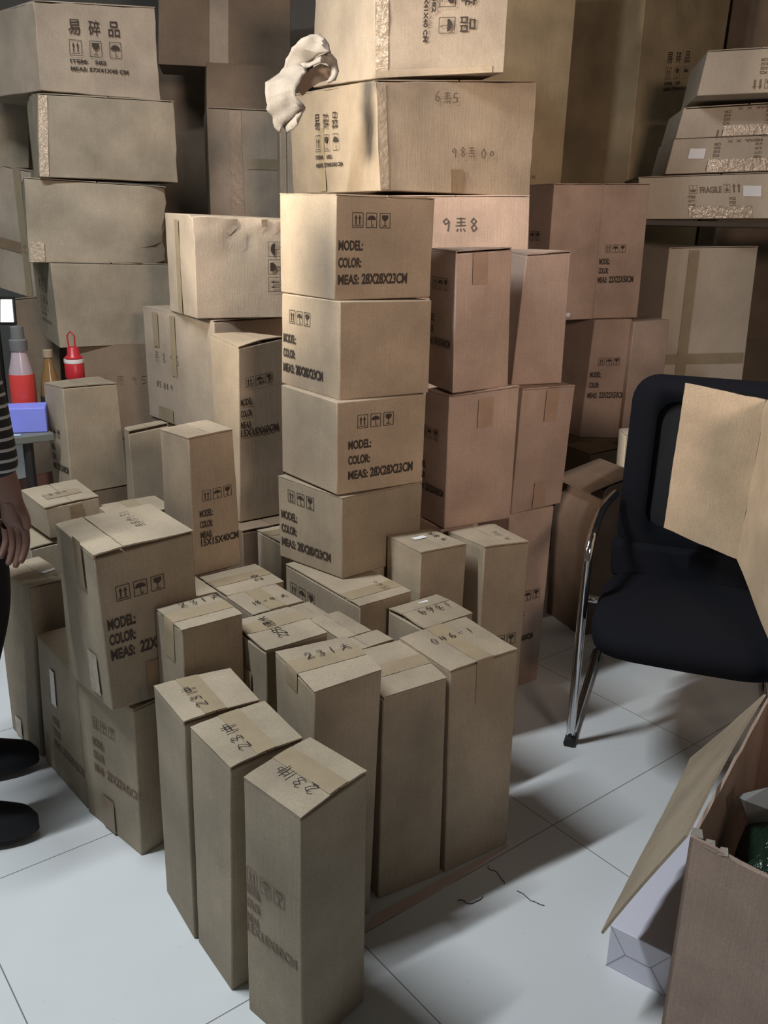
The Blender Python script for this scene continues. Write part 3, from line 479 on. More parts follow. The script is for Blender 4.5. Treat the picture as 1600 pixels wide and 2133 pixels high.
            for f in ((0, 6, 4, 2), (1, 3, 5, 7), (0, 2, 3, 1), (2, 4, 5, 3), (4, 6, 7, 5), (6, 0, 1, 7)): addf(*(base+i for i in f))
            link('top_flap', mesh('top_flap', V, Fc, og), m, root, smooth=45)
    W = (P[1]-P[0]).length; D = (P[3]-P[0]).length; Tw = W if along == 't' else D
    if tape:
        hw = 2.3/Tw; V = []; rows = []
        def add_row(fn):
            rows.append(len(V)); [V.append(fn(a)) for a in (seam-hw, seam-hw*.3, seam+hw*.3, seam+hw)]
        drop_face = 'R' if along == 't' else 'L'
        f, fW, fH = face_map(P, drop_face)
        def side_pt(a, d):
            x = a*fW if along == 't' else (1-a)*fW
            return f(x, fH-d, .12+max(0, amp['F' if along == 't' else 'L'])*math.sin(math.pi*min(1, max(0, d/fH)))*.8)
        for d in (tdrop, tdrop*.66, tdrop*.33, .05) if tdrop else ():
            add_row(lambda a: side_pt(a, d))
        if not covered:
            for ib in range(0, 9):
                b = ib/8
                add_row(lambda a: hexpt(P, *uv(a, b), 1.0)+Vector((0, 0, topz_at(a, b)+.10)))
        Fc = []
        for r0, r1 in zip(rows[:-1], rows[1:]):
            for i in range(3): Fc.append((r0+i, r0+i+1, r1+i+1, r1+i) if along == 't' else (r0+i+1, r0+i, r1+i, r1+i+1))
        if Fc:
            link('packing_tape', mesh('packing_tape', V, Fc, og), tmat or TAPE, root, smooth=60)
    if ltape:
        for (fc, x0, y0, tw, th, tm) in ltape:      # extra strips: face, lower-left x,y, width, height in cm
            f, fW, fH = face_map(P, fc); V = []; Fc = []
            for j in range(6):
                for i in (0, 1, 2): V.append(f(x0+tw*i/2, y0+th*j/5, .14+rnd.uniform(0, .05)+bulge*.8*(0 if fc == 'T' else 1)))
            for j in range(5):
                for i in range(2): Fc.append((j*3+i, j*3+i+1, j*3+i+4, j*3+i+3))
            link('packing_tape', mesh('packing_tape', V, Fc, og), tm, root, smooth=60)
    plist = []
    for pr in prints:
        if isinstance(pr[1], list): plist += [(pr[0], a_, *pr[2:], nm_) for nm_, a_ in pr[1]]
        else: plist.append((*pr, 'handwriting' if pr[5] in (PEN, PENF) else 'handling_marks'))
    for fc, art, x, y, rot, ink, nm_ in plist:
        f, fW, fH = face_map(P, fc)
        A = Art(); A.merge(art, x, y, rot)
        bl = {'R': amp['F'], 'L': amp['L'], 'T': 0}[fc]
        V = []
        for (px, py) in A.v:
            s, t = min(1, max(0, px/fW)), min(1, max(0, py/fH))
            off = .14+(.35 if dent else 0)+max(0, bl*math.sin(math.pi*s)*math.sin(math.pi*min(1, t/topz)))+(.17+lift*.8 if fc == 'T' else 0)
            V.append(f(px, py, off))
        link(nm_, mesh(nm_, V, A.f, og), ink, root)
    if sticker:
        for (fc, x, y, w_, h, rot) in sticker:
            f, fW, fH = face_map(P, fc); A = Art(); B = Art(); B.rect(0, 0, w_, h); A.merge(B, x, y, rot)
            V = [f(px, py, .22 if fc == 'T' else .1+bulge) for px, py in A.v]
            link('paper_sticker', mesh('paper_sticker', V, A.f, og), PAPER, root)
    return root

R90 = math.pi/2
def cn(kx=1.0):     # fragile mark used on the large cartons
    a = []; b_ = Art(); c_ = Art()
    for i, ch in enumerate('易碎品'):
        g_ = Art(); g_.text(ch, i*7.2, 11, 4.2, 5.0); a.append(g_)
    b_.merge(icons3(('up', 'glass', 'umbrella'), 7.2, 4.4, 5.2), 0, 4.2)
    c_.text('ITEM:   582', 0, 1.8, 13, 1.3); c_.text('MEAS: 57X41X40 CM', 0, -.8, 21, 1.4)
    return [('fragile_character', g_) for g_ in a]+[('handling_marks', b_), ('printed_text', c_)]
CN = cn()
def dent_J(p, s, t, z, r, ax):
    if z > .85 and t < .15: p = p+Vector((0, 0, r.uniform(-.9, .1)))+ax[1]*r.uniform(0, 1.6)
    elif z > .7 and t < .05: p = p+ax[1]*r.uniform(-.3, .8)
    return p
def dent_I3(p, s, t, z, r, ax):
    if s > .85: p = p+ax[1]*((s-.85)/.15)*5*(1-z*.6)*(1 if t < .2 else .3)+Vector((r.uniform(-1, 1), 0, r.uniform(-.8, .8)))
    if t < .05 and .1 < z < .9: p = p+ax[1]*(2.2*math.sin(math.pi*s)*math.sin(6*z+3*s))*.35
    return p
def dent_G(p, s, t, z, r, ax):
    return p+Vector((r.uniform(-.25, .25), r.uniform(-.25, .25), r.uniform(-.15, .15)))
def dent_Q(p, s, t, z, r, ax):
    if z > .8 and s < .3: p = p+ax[0]*((.3-s)/.3)*5*(z-.8)/.2-Vector((0, 0, ((.3-s)/.3)*4*(z-.8)/.2))
    return p+Vector((r.uniform(-.2, .2), r.uniform(-.2, .2), 0))

g_front = 'tall cartons standing in the front cluster'
g_tower = 'square cartons stacked in the central tower'
g_mid = 'narrow cartons stacked right of the tower'
g_far = 'tall cartons stacked behind the chair'
g_left = 'cartons on the left side of the pile'
g_pile = 'bulky cartons in the left rear stack'
g_back = 'large cartons stacked against the back'
g_shelf = 'long flat cartons on the shelf'
g_low = 'cartons standing under the upper stacks'

D = 'R'
carton('A1', 'A', 'tall narrow carton nearest the viewer, marked 15X15X50CM on its side, pen note on top', g_front, seam=.56, gap=.35, lift=.5, tdrop=0,
       prints=[('L', std(.4, 29.5, .3, 27.2, 3.1, '15X15X50CM', 2.0, .72, .93, True, 13.2), 0, 0, 0, INKF), ('T', hand('231Z', 2.2, .2, 1), 6.6, 2.6, R90, PEN)])
carton('A2', 'A', 'tall narrow carton, middle one of the three stepping toward the viewer, pen note on top', g_front, seam=.5, gap=.4, lift=.3, tdrop=0,
       prints=[('T', hand('231Z', 2.2, .2, 2), 6.2, 2.8, R90, PEN)])
carton('A3', 'A', 'tall narrow carton beside the left stack, hindmost of the three stepping toward the viewer', g_front, seam=.42, gap=.5, lift=.3, tdrop=0,
       prints=[('T', hand('231Z', 2.1, .2, 3), 6.2, 2.8, R90, PEN)])
carton('A4', 'A', 'tallest carton of the front row, pen-marked top with a raised taped ridge', g_front, seam=.55, gap=.1, along='s', lift=.2, tdrop=4,
       prints=[('T', hand('231 K', 2.1, .22, 4), 4.0, 10.3, 0, PEN)])
carton('A5', 'A', 'carton with a low unmarked top, between two taller ones in the front row', g_front, seam=.45, gap=.5, along='s', lift=.3, tdrop=0)
carton('A6', 'A', 'broad tall carton at the right end of the front row, marked 046-1 on top', g_front, seam=.5, gap=.1, lift=.2, tdrop=10,
       prints=[('T', hand('046-1', 2.1, .22, 5), 4.2, 11.2, 0, PEN)], tmat=TAPE)
carton('A7', 'A', 'carton with a raised right flap and dark scribble on top, behind the tallest front-row carton', g_front, seam=.62, gap=.4, lift=.5, tdrop=0, along='s',
       ltape=[('L', 6, 38, 4.5, 10, TAPE)], prints=[('T', hand('251HK', 2.0, .3, 6), 7.6, 3.2, R90, PEN)])
carton('A8', 'A', 'carton with a taped shiny top, directly right of the printed 22X22X40CM carton', g_front, seam=.45, gap=.1, along='s', lift=.1, tdrop=9,
       prints=[('T', hand('231 K', 2.1, .22, 7), 4.4, 9.6, 0, PEN)])
carton('A9', 'A', 'carton top marked 18-4 in pen, behind the one with dark scribble', g_front, seam=.5, gap=.2, tdrop=0,
       prints=[('T', hand('18-4 K', 1.7, .22, 8), 2.6, 4.2, 0, PEN)])
carton('A10', 'A', 'carton top with faint pen marks, tucked behind the shiny-taped carton', g_front, seam=.5, tdrop=0,
       prints=[('T', hand('2/1', 2, .2, 9), 9, 3, R90, PENF)])
carton('A11', 'A', 'carton marked 20 on top, left of the space below the central tower', g_front, seam=.55, gap=.5, along='s', tdrop=0,
       prints=[('T', hand('20', 2.0, .26, 10), 12.8, 3.6, R90, PEN)])
carton('A12', 'A', 'low carton carrying the small upright 15X15X40CM box', g_low, seam=.45, tdrop=0, ltape=[('T', 3, 2.6, 9, 3.2, TAPED)])
carton('A13', 'A', 'slim carton strip with a dark notch beside the 18-4 box', g_front, seam=.5, tape=False)
carton('A14', 'A', 'slim unmarked carton between the raised-flap box and the gap before the tower', g_front, seam=.5, tape=False, gap=.4)
carton('A15', 'A', 'small unmarked carton behind the low-topped one in the front row', g_front, seam=.5, tape=False, gap=.4)
carton('A16', 'A', 'carton with a white sticker and pen number 1369 on top, behind the 046-1 box', g_front, seam=.62, gap=.5, lift=.6, tape=False, along='s',
       prints=[('T', hand('1 369', 2.2, .26, 11), 13.4, 7.6, math.pi, PEN)], sticker=[('T', 5.6, 9.6, 5.2, 2.4, .0)])
carton('A17', 'A', 'carton under the tower, its faded marks left and pen note on the top right', g_low, seam=.18, gap=.35, along='s', tdrop=0,
       prints=[('L', icons3(('up', 'umbrella', 'glass'), 4.2, 3.3, 4.0), 2.5, 43.8, 0, INK), ('T', hand('156o', 1.7, .16, 12), 12.5, 3.6, R90, PENF)])
carton('A18', 'A', 'carton with a white sticker on top, right of the tower base', g_front, seam=.5, gap=.25, tape=False,
       prints=[('T', hand('9 8K', 1.7, .26, 13), 12.2, 4.4, R90, PEN)], sticker=[('T', 4.1, 7.8, 4.4, 1.7, .1)])
carton('A19', 'A', 'tall leaning carton with handling marks low on its front, right of the white-stickered one', g_front, seam=.5, gap=.3, tdrop=0, tape=False,
       prints=[('R', std(1.6, 30, 1.6, 26, 3, '15X15X60CM', 2, .8, 1, True), 0, 0, 0, INK), ('T', hand('K 156', 1.6, .2, 14), 11, 2.6, R90, PENF)])
carton('A21', 'A', 'carton hidden beneath the back of the central tower', g_low, tape=False, covered=True)
# tower
S_ = lambda ix, tx: std(ix, 16.6, tx, 11.4, 3.9, '28X28X23CM', 2.35, 1.2, .98, dw=13.4, dx=6.6)
carton('S1', 'S', 'square carton printed 28X28X23CM on its right face, topmost of the central tower', g_tower, tape=False, gap=.1, prints=[('R', S_(4.4, .8), 0, 0, 0, INK)])
carton('S2', 'S', 'square carton with left-face print, second from the top of the central tower', g_tower, tape=False, covered=True, prints=[('L', S_(4.4, 1.2), 0, 0, 0, INK)])
carton('S3', 'S', 'square carton printed on its right face, third from the top of the central tower', g_tower, tape=False, covered=True, prints=[('R', S_(5.8, 3.2), 0, 0, 0, INK)])
carton('S4', 'A', 'square carton with left-face print, lowest of the central tower', g_tower, tape=False, gap=.1, prints=[('L', S_(4.2, 1.2), 0, 0, 0, INK)])
# right of tower
sl = lambda: std(3.0, 29, 2.2, 24, 3.4, '15X15X40CM', 2.1, .72, .9, dw=9)
carton('B1', 'B', 'upright pinkish carton beside the upper tower, with an open top edge', g_mid, tape=False, gap=.45, ltape=[('R', 5.3, 28, 5, 8, TAPER)], prints=[('L', std(2.2, 26, .6, 17.5, 3.1, '15X15X40CM', 2.0, .65, .9, dw=9.4), 0, 0, 0, INK)])
carton('B2', 'B', 'upright pinkish carton right of its twin, left of the 22X22X50CM pair', g_mid, tape=False, gap=.3)
carton('B3', 'B', 'broad carton beside the lower tower with staples down its left corner', g_mid, tape=False, covered=False, gap=.15, ltape=[('R', 9.2, 28, 5, 8, TAPER)], prints=[('L', std(-1.5, 24, -1.4, 15, 3.1, '22X22X40CM', 2.0, .65, .9, dw=9.4), 0, 0, 0, INK)])
carton('B4', 'B', 'broad carton with tape on its front, right of the stapled one', g_mid, tape=False, gap=.15, ltape=[('R', 9, 27, 5, 9, TAPER), ('R', 8, .5, 5, 8, TAPER)])
carton('B5', 'B', 'tall floor carton beneath the broad taped one, handling marks on its front', g_mid, tape=False, covered=True, prints=[('R', std(4, 30, 4, 25, 3.2, '15X15X60CM', 2.0, .8, .95, True, 9), 0, 0, 0, INK)])
carton('B6', 'B', 'carton hidden beneath the stapled broad one', g_low, tape=False, covered=True)
# far right
FR = std(7, 27.5, 3, 22, 4.2, '22X22X50CM', 2.2, .95, .85, dw=11.5)
carton('C1', 'B', 'left carton of the upper 22X22X50CM pair, unmarked front', g_far, tape=False, gap=.1, prints=[('L', icons3(), 16, 30, 0, INK)], sticker=[('R', 7, 1.4, 5, 1.5, 0)])
carton('C2', 'B', 'right carton of the upper pair, printed 22X22X50CM', g_far, tape=False, gap=.1, prints=[('R', std(3.2, 26, .8, 21.5, 3.6, '22X22X50CM', 2.4, .9, .9, dw=12.2), 0, 0, 0, INK)])
carton('C3', 'B', 'leaning printed carton of the lower pair, its left face catching the light', g_far, tape=False, covered=True, prints=[('R', std(4.2, 31, 1.0, 26, 4.4, '22X22X50CM', 2.4, .9, .9, dw=11.5), 0, 0, 0, INK)])
carton('C4', 'B', 'plain carton of the lower pair, left of the big pale box', g_far, tape=False, covered=True)
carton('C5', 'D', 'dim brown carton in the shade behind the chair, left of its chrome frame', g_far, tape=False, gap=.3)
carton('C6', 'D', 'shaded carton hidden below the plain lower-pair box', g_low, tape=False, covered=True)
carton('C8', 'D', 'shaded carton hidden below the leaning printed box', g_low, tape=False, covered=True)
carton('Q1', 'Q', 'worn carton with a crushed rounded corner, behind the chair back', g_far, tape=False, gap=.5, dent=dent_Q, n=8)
carton('Q2', 'E', 'small pale-edged carton just visible left of the chair back', g_far, tape=False, gap=.3)
carton('D1', 'E', 'big pale box with vertical tape bands, below the shelf', g_back, tape=False, gap=.2, n=6, ltape=[('R', 10, .5, 5, 59, TAPE), ('R', 0.5, 10, 44, 4.5, TAPE)])
carton('D0', 'E', 'carton hidden behind the chair, below the big pale box', g_low, tape=False, covered=True)
# big cartons at the back
g2_root = carton('G2', 'S', 'large torn-cornered carton above the central tower, fragile marks on its left face', g_back, tape=False, gap=.2, n=8, dent=dent_G,
       ltape=[('L', 25, .5, 5, 20, TAPE), ('R', 26, .3, 4.5, 7, TAPED), ('R', .1, .5, 3, 32, TAPEC)],
       prints=[('L', CN, 23, 9, 0, INK), ('R', hand('98H 0o', 2.6, .3, 21), 26, 11, 0, PENF), ('R', hand('6H5', 2.6, .3, 22), 20, 27, 0, PENF)])
carton('G5', 'J', 'carton edge with shiny tape in the gap between the crumpled-top box and the torn-cornered one', g_back, tape=False, covered=True, ltape=[('R', .3, 140, 2.2, 45, TAPEC)])
carton('G3', 'B', 'carton with marker characters near its top, under the large torn-corner one', g_back, tape=False, gap=.2, prints=[('R', hand('9H8', 3.6, .35, 23), 20, 20, 0, PEN)])
carton('G4', 'B', 'carton hidden at the bottom of the torn-corner stack', g_low, tape=False, covered=True)
carton('G1', 'J', 'grey plastic-taped carton with sideways fragile marks, topmost at centre', g_back, tape=False, gap=.2, n=8, dent=dent_G,
       ltape=[('R', .2, .3, 4, 40, TAPEC), ('R', .3, .2, 38, 2.0, TAPE)], prints=[('R', CN, 16, 30.5, -R90, INK)])
carton('F0', 'F', 'tall wide carton panel behind the topmost centre box, sideways marks near its right edge', g_back, tape=False, covered=True, n=8,
       prints=[('R', CN, 15.5, 161, 0, INKF)])
carton('F1', 'F', 'very tall carton with a bright vertical corner, left of the shelf cartons', g_back, tape=False, covered=True, n=8, prints=[('R', CN, 21, 206, 0, INK)])
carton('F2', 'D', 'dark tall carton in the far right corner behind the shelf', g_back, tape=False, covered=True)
carton('H1', 'D', 'dark carton up high left of centre, a pale patch of light painted on it', g_back, tape=False, covered=True, ltape=[('R', 22.5, .5, 8.5, 40, MK['J'])])  # pale strip is a painted patch of light, not tape
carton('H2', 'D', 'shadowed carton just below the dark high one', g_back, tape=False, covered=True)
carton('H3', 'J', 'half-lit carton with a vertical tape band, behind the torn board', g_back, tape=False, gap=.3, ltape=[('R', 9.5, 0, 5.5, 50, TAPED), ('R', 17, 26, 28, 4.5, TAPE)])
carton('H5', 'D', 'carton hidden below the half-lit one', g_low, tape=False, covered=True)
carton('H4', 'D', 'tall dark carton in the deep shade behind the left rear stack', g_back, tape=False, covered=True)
# shelf cartons
def shelf_art(k=1.0):
    a = Art()
    a.merge(icon('umbrella', 3.4, 3.6), 4, 12, math.pi); a.text('FRAGILE', 5, 8.6, 9, 2.6); a.merge(icon('glass', 2.6, 3.4), 17.4, 12, math.pi)
    for x in (18.6, 20.6): a.rect(x, 8.6, .7, 2.8); a.poly([(x-.4, 11), (x+1.1, 11), (x+.35, 12.2)])
    for i in range(4): a.text(('ITEM', 'QTY', 'G.W', 'N.W')[i], 0, 6.6-i*1.7, 3.0, 1.1); a.text(('PCS', 'KGS', 'KGS', 'CM')[i], 17, 5.6-i*1.5, 2.6, 1.1)
    a.text('MEAS:  X  X  ', 0, .1, 14.5, 1.1)
    return a
SH = shelf_art(); SHU = Art(); SHU.merge(SH, 21, 12, math.pi)
carton('E1', 'E', 'long flat carton lowest on the shelf, white sticker right of its marks', g_shelf, tape=False, gap=.2, ltape=[('R', 20, .3, 26, 5, TAPEC)], prints=[('R', SH, 20, 2.0, 0, INKF)], sticker=[('R', 42.5, 9, 7.4, 4.2, -.04)])
carton('E2', 'E', 'long flat carton second from the shelf, white sticker left of its marks', g_shelf, tape=False, covered=True, ltape=[('R', 16, .3, 26, 5, TAPEC)], prints=[('R', SHU, 16, 1.0, 0, INKF)], sticker=[('R', 7.5, 6, 6.6, 4.0, -.04)])
carton('E3', 'E', 'long flat carton third from the shelf, upside-down marks and no sticker', g_shelf, tape=False, gap=.2, ltape=[('R', 18, .3, 26, 4, TAPEC)], prints=[('R', SHU, 16, -.6, 0, INKF)])
carton('E4', 'E', 'long flat carton tipped forward on top of the shelf pile', g_shelf, tape=False, gap=.2, prints=[('R', SHU, 20, 1.5, -R90*0, INKF)])
# left rear stack
carton('I1', 'J', 'carton with black fragile characters, topmost of the left rear stack', g_pile, tape=False, gap=.2, n=7, dent=dent_G, prints=[('R', CN, 11, 8.5, 0, INK)])
carton('I2', 'I', 'blank grey carton second in the left rear stack, taped left corner', g_pile, tape=False, gap=.2, n=7, dent=dent_G, ltape=[('R', .1, .2, 3, 27, TAPEC)])
carton('I3', 'I', 'buckled grey carton with a torn right end, third in the left rear stack', g_pile, tape=False, gap=.2, n=10, dent=dent_I3, ltape=[('R', .6, .3, 5, 7, TAPEC)])
carton('I4', 'I', 'darker plain carton fourth in the left rear stack, small marks on its left end', g_pile, tape=False, gap=.2, prints=[('L', CN, 12, 8, 0, INKF)])
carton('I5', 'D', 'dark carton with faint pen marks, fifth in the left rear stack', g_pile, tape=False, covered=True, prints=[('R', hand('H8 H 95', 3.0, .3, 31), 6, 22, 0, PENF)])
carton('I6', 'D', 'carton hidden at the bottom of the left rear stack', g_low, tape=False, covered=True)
carton('P1', 'I', 'greenish grey carton at the left edge, behind the left rear stack', g_pile, tape=False, covered=True)
carton('P2', 'J', 'warm-lit carton with crossed tape, at the left edge above the monitor', g_pile, tape=False, gap=.3, ltape=[('R', 18, .3, 4, 52, TAPE), ('R', .3, 18, 27, 4.5, TAPED)])
carton('P3', 'D', 'brown carton standing behind the bottles', g_pile, tape=False, gap=.3)
# centre left
carton('J1', 'J', 'wide carton with a crumpled top edge and sideways marks, left of the central tower', g_left, tape=False, covered=True, n=14, dent=dent_J, ltape=[('L', 12, .3, 4.5, 30, TAPE)],
       prints=[('R', icons3(('up', 'glass', 'umbrella'), 5.6, 4.7, 5.0), 28.6, 8.5, R90, INK)])
carton('K1', 'J', 'large carton with tape strips and pencil writing, under the crumpled-top box', g_left, tape=False, gap=.35, n=7,
       ltape=[('L', 21, 18, 3.6, 21, TAPE), ('L', 8, 27, 4, 12, TAPE), ('L', 9, .5, 11, 5, TAPE)], prints=[('L', hand('H 8 96', 3.2, .22, 32), 8, 22, 0, PENF), ('L', hand('H5 H8 4', 1.8, .3, 33), 8, 12.5, 0, PENF)])
carton('K0', 'D', 'carton hidden beneath the large pencil-marked one', g_low, tape=False, covered=True)
carton('K2', 'S', 'tall narrow carton printed 15X15X60CM, directly left of the central tower', g_left, gap=.4, lift=.6, tdrop=0, tape=False,
       prints=[('R', std(2.4, 43.5, .6, 38, 3.6, '15X15X60CM', 2.2, .75, .9, True, 13.6), 0, 0, 0, INK)])
carton('M2', 'D', 'shaded carton carrying the tall 15X15X60CM box', g_low, gap=.5, tape=False)
carton('M1', 'A', 'short carton half hidden left of the lowest tower carton', g_left, gap=.35, tdrop=0, seam=.6, along='s', prints=[('T', hand('08', 1.5, .2, 34), 8, 4, R90, PEN)])
carton('L1', 'A', 'upright carton with side marks, in front of the bottles', g_left, gap=.3, lift=.1, tape=False, seam=.45,
       prints=[('L', std(2, 19, 2.4, 14, 3.4, '15X15X40CM', 2.2, .6, .8, dw=8.5), 0, 0, 0, INK)])
carton('L0', 'D', 'carton hidden beneath the upright one near the bottles', g_low, tape=False, covered=True)
carton('L2', 'A', 'small upright carton with an open dark lid edge, between two taller upright ones', g_left, gap=.8, tape=False, seam=.5)
carton('L22', 'D', 'carton hidden beneath the small upright one', g_low, tape=False, covered=True)
carton('L3', 'S', 'slender upright carton printed 15X15X40CM, left of centre on top of a lower one', g_left, gap=.15, tdrop=0, tape=False,
       prints=[('R', std(3.2, 20.5, 2.2, 16.2, 3.0, '15X15X40CM', 2.0, .7, .85, True, 11.6), 0, 0, 0, INK)])
carton('L4', 'A', 'low carton with a yellow-taped lid behind the printed 22X22X40CM box', g_left, gap=.3, tdrop=0, seam=.5)
carton('L5', 'A', 'shallow box with a pencil-marked lid, near the hanging hand', g_left, gap=.3, tdrop=8, seam=.5, tape=False, ltape=[('T', 3, 6, 11, 5, TAPE), ('R', 7, 1, 4, 8, TAPED)],
       prints=[('T', hand('8H9 ', 1.8, .2, 35), 4.6, 8.6, 0, PENF)])
carton('L5b', 'A', 'tall carton beneath the shallow box near the hand', g_left, gap=.3, tdrop=0, tape=False)
carton('L6', 'A', 'large carton printed MODEL COLOR MEAS, uneven split lid, upper of the left front stack', g_left, seam=.28, gap=.5, lift=.5, tape=False, n=6,
       ltape=[('L', 11.5, 27, 4.5, 11, TAPED), ('L', 13, 2, 4.5, 10, TAPEC), ('R', 8.5, .5, 6, 9, TAPED)],
       prints=[('R', std(3.6, 25.5, 1.1, 19.4, 3.6, '22X22X40CM', 2.6, 1.1, 1.0, dw=13.5, dx=6.6), 0, 0, 0, INK), ('T', hand('H89 3', 1.9, .22, 36), 15.5, 9, R90, PENF)])
carton('L7', 'A', 'floor carton with 22X22X42CM on its left face, supporting the large split-lid one', g_left, tape=False, gap=.2, n=6,
       ltape=[('L', 8, .5, 5, 9, TAPED)], prints=[('L', std(6, 27, 5.4, 22, 3.6, '22X22X42CM', 2.2, .9, .85, dw=13), 0, 0, 0, INKF)])
carton('L8', 'A', 'shaded floor carton between the printed floor one and the tall leftmost one', g_left, tape=False, gap=.2, n=6,
       ltape=[('L', 9, 22, 3.2, 10, TAPEC)], prints=[('L', std(8, 27, 8, 20, 3.6, '22X22X42CM', 2.2, .9, .001, dw=13), 0, -4, 0, INKF)])
carton('L9', 'A', 'tall floor carton by the feet, leftmost of the front stack', g_left, gap=.1, tape=False, seam=.55, n=6,
       ltape=[('L', 4, .5, 4, 6, TAPEC)], prints=[('T', hand('P 95', 1.6, .2, 37), 8.8, 2.4, 0, PENF)], sticker=[('T', 7.5, 6.5, 4, 1.4, .2)])
from mathutils import noise as mn
# ---------------------------------------------------------------- torn board over the large carton
def sheet(name, pts, faces_ok, th, mat, parent):
    me = mesh(name, pts, faces_ok, tuple(c*100 for c in parent_world(parent)) if parent else (0, 0, 0))
    o = link(name, me, mat, parent, smooth=28)
    s = o.modifiers.new('thick', 'SOLIDIFY'); s.thickness = th*.01; s.offset = 0
    return o
t = g2_root
for nm, pairs in zip(('torn_flap', 'curled_edge', 'torn_edge'), TORN):
    rnd = random.Random(len(nm)); V = []; Fc = []; nc = 9; rows = []
    for k_ in range((len(pairs)-1)*3+1):
        f_ = k_/3; i0 = min(int(f_), len(pairs)-2); u_ = f_-i0
        rows.append([lerp(Vector(pairs[i0][s_]), Vector(pairs[i0+1][s_]), u_) for s_ in (0, 1)])
    for a_, b_ in rows:
        je = rnd.uniform(-.04, .04)
        for c_ in range(nc):
            u = c_/(nc-1); p = lerp(a_, b_, u+je*(1 if c_ in (0, nc-1) else 0))
            w_ = mn.noise(p*.12)*1.2+abs(mn.noise(p*.22+Vector((7, 0, 0))))*1.6
            V.append(p+Vector((mn.noise(p*.35)*.5, w_-.6*math.sin(math.pi*u), mn.noise(p*.35+Vector((3, 3, 3)))*.5)))
    for k_ in range(len(rows)-1):
        for c_ in range(nc-1): Fc.append((k_*nc+c_, k_*nc+c_+1, (k_+1)*nc+c_+1, (k_+1)*nc+c_))
    sheet(nm, V, Fc, .45, MK['T'], t)
# flat dark patch under the tear, its colour standing in for the shade inside
h = MB(); h.add(TEAR_SHADE, [tuple(range(len(TEAR_SHADE)))]); 
o = h.build('tear_shade_patch', DARKIN, t)
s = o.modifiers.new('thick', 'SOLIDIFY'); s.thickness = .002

# ---------------------------------------------------------------- shelf
t = thing('storage_shelf', (170, 420, 0), 'dark shelf board carrying the long flat cartons', 'shelf')
m = MB(); m.box(104, 236, 396, 446, 142.6, 144.8); m.build('shelf_board', flat('dark_shelf_wood', (0.05, 0.035, 0.026), .6), t, bevel=.002)
for x in (233, 234):
    m = MB(); y = 397 if x == 233 else 443; m.box(x-1.5, x+1.5, y, y+3, 0, 142.6); m.build('post', flat('shelf_steel', (0.12, .12, .12), .4, .8), t)
m = MB(); m.box(106, 109, 441, 444, 0, 142.6); m.build('post', flat('shelf_steel', (0.12, .12, .12), .4, .8), t)

# ---------------------------------------------------------------- chair
A_ = Vector((.94, -.34, 0)); Bk = Vector((.34, .94, 0)); O = Vector((51, 201, 0))
def cp(a, b, z): return O+A_*a+Bk*b+Vector((0, 0, z))
fab, nt, b = nodes('black_mesh_fabric'); b.inputs['Base Color'].default_value = (.006, .007, .011, 1); b.inputs['Roughness'].default_value = .9; b.inputs['Specular IOR Level'].default_value = .15
tc = nt.nodes.new('ShaderNodeTexCoord'); f_ = noise(nt, tc.outputs['Object'], 600, 2); bp = nt.nodes.new('ShaderNodeBump'); bp.inputs['Strength'].default_value = .3
bp.inputs['Distance'].default_value = .001; nt.links.new(f_, bp.inputs['Height']); nt.links.new(bp.outputs[0], b.inputs['Normal'])
plast = flat('black_plastic', (.014, .015, .019), .5); chrome = flat('chrome', (.62, .62, .63), .12, 1.0); foot = flat('black_rubber', (.02, .02, .02), .8)
mesh_in = flat('black_back_mesh', (.012, .013, .016), .9)
t = thing('office_chair', tuple(cp(24, 30, 0)), 'black mesh-back visitor chair with a bent chrome sled frame', 'chair')
# seat cushion: superellipse plan, domed
nv = 28; V = []; Fc = []
rings = [(0.88, 37.4), (.97, 38.4), (1.0, 40.6), (1.0, 43.6), (.95, 45.4), (.75, 46.2), (.4, 46.4)]
for k, z in rings:
    for i in range(nv):
        an = 2*math.pi*i/nv; cx, sx = math.cos(an), math.sin(an)
        x = math.copysign(abs(cx)**.42, cx)*24*k; y = math.copysign(abs(sx)**.42, sx)*24*k
        V.append(cp(24+x, 24+y*1.0, z-(1.2 if y < -20 else 0)*(1 if z > 43 else 0)))
for r in range(len(rings)-1):
    for i in range(nv): Fc.append((r*nv+i, r*nv+(i+1) % nv, (r+1)*nv+(i+1) % nv, (r+1)*nv+i))
Fc += [tuple(reversed(range(nv))), tuple(range((len(rings)-1)*nv, len(rings)*nv))]
link('seat', mesh('seat', V, Fc, tuple(c*100 for c in t.location)), fab, t, smooth=60)
# backrest: padded frame (rounded rectangle ring) with mesh panel
def backpt(a, z):   # slight recline and curve across
    u = (a-24)/24
    return cp(a+1.5, 50+(z-50)*.12+1.8*(1-u*u), z)
def rr(wa, z0, z1, rad, n_=6):
    pts = []
    for (ca, cz, st) in ((24+wa-rad, z1-rad, 0), (24-wa+rad, z1-rad, 90), (24-wa+rad, z0+rad, 180), (24+wa-rad, z0+rad, 270)):
        for i in range(n_+1):
            an = math.radians(st+90*i/n_); pts.append((ca+rad*math.cos(an), cz+rad*math.sin(an)))
    return pts
outer = rr(24.5, 50, 101.5, 7); inner = rr(17.0, 58, 94.5, 5); V = []; Fc = []; k = len(outer)
mid = [((a[0]+b_[0])/2, (a[1]+b_[1])/2) for a, b_ in zip(outer, inner)]
for ring, d in ((outer, 0), (mid, -2.4), (inner, -1), (inner, 2), (outer, 2.5)):
    for a, z in ring: V.append(backpt(a, z)+Bk*d)
for r in range(5):
    r2_ = (r+1) % 5
    for i in range(k): Fc.append((r*k+i, r*k+(i+1) % k, r2_*k+(i+1) % k, r2_*k+i))
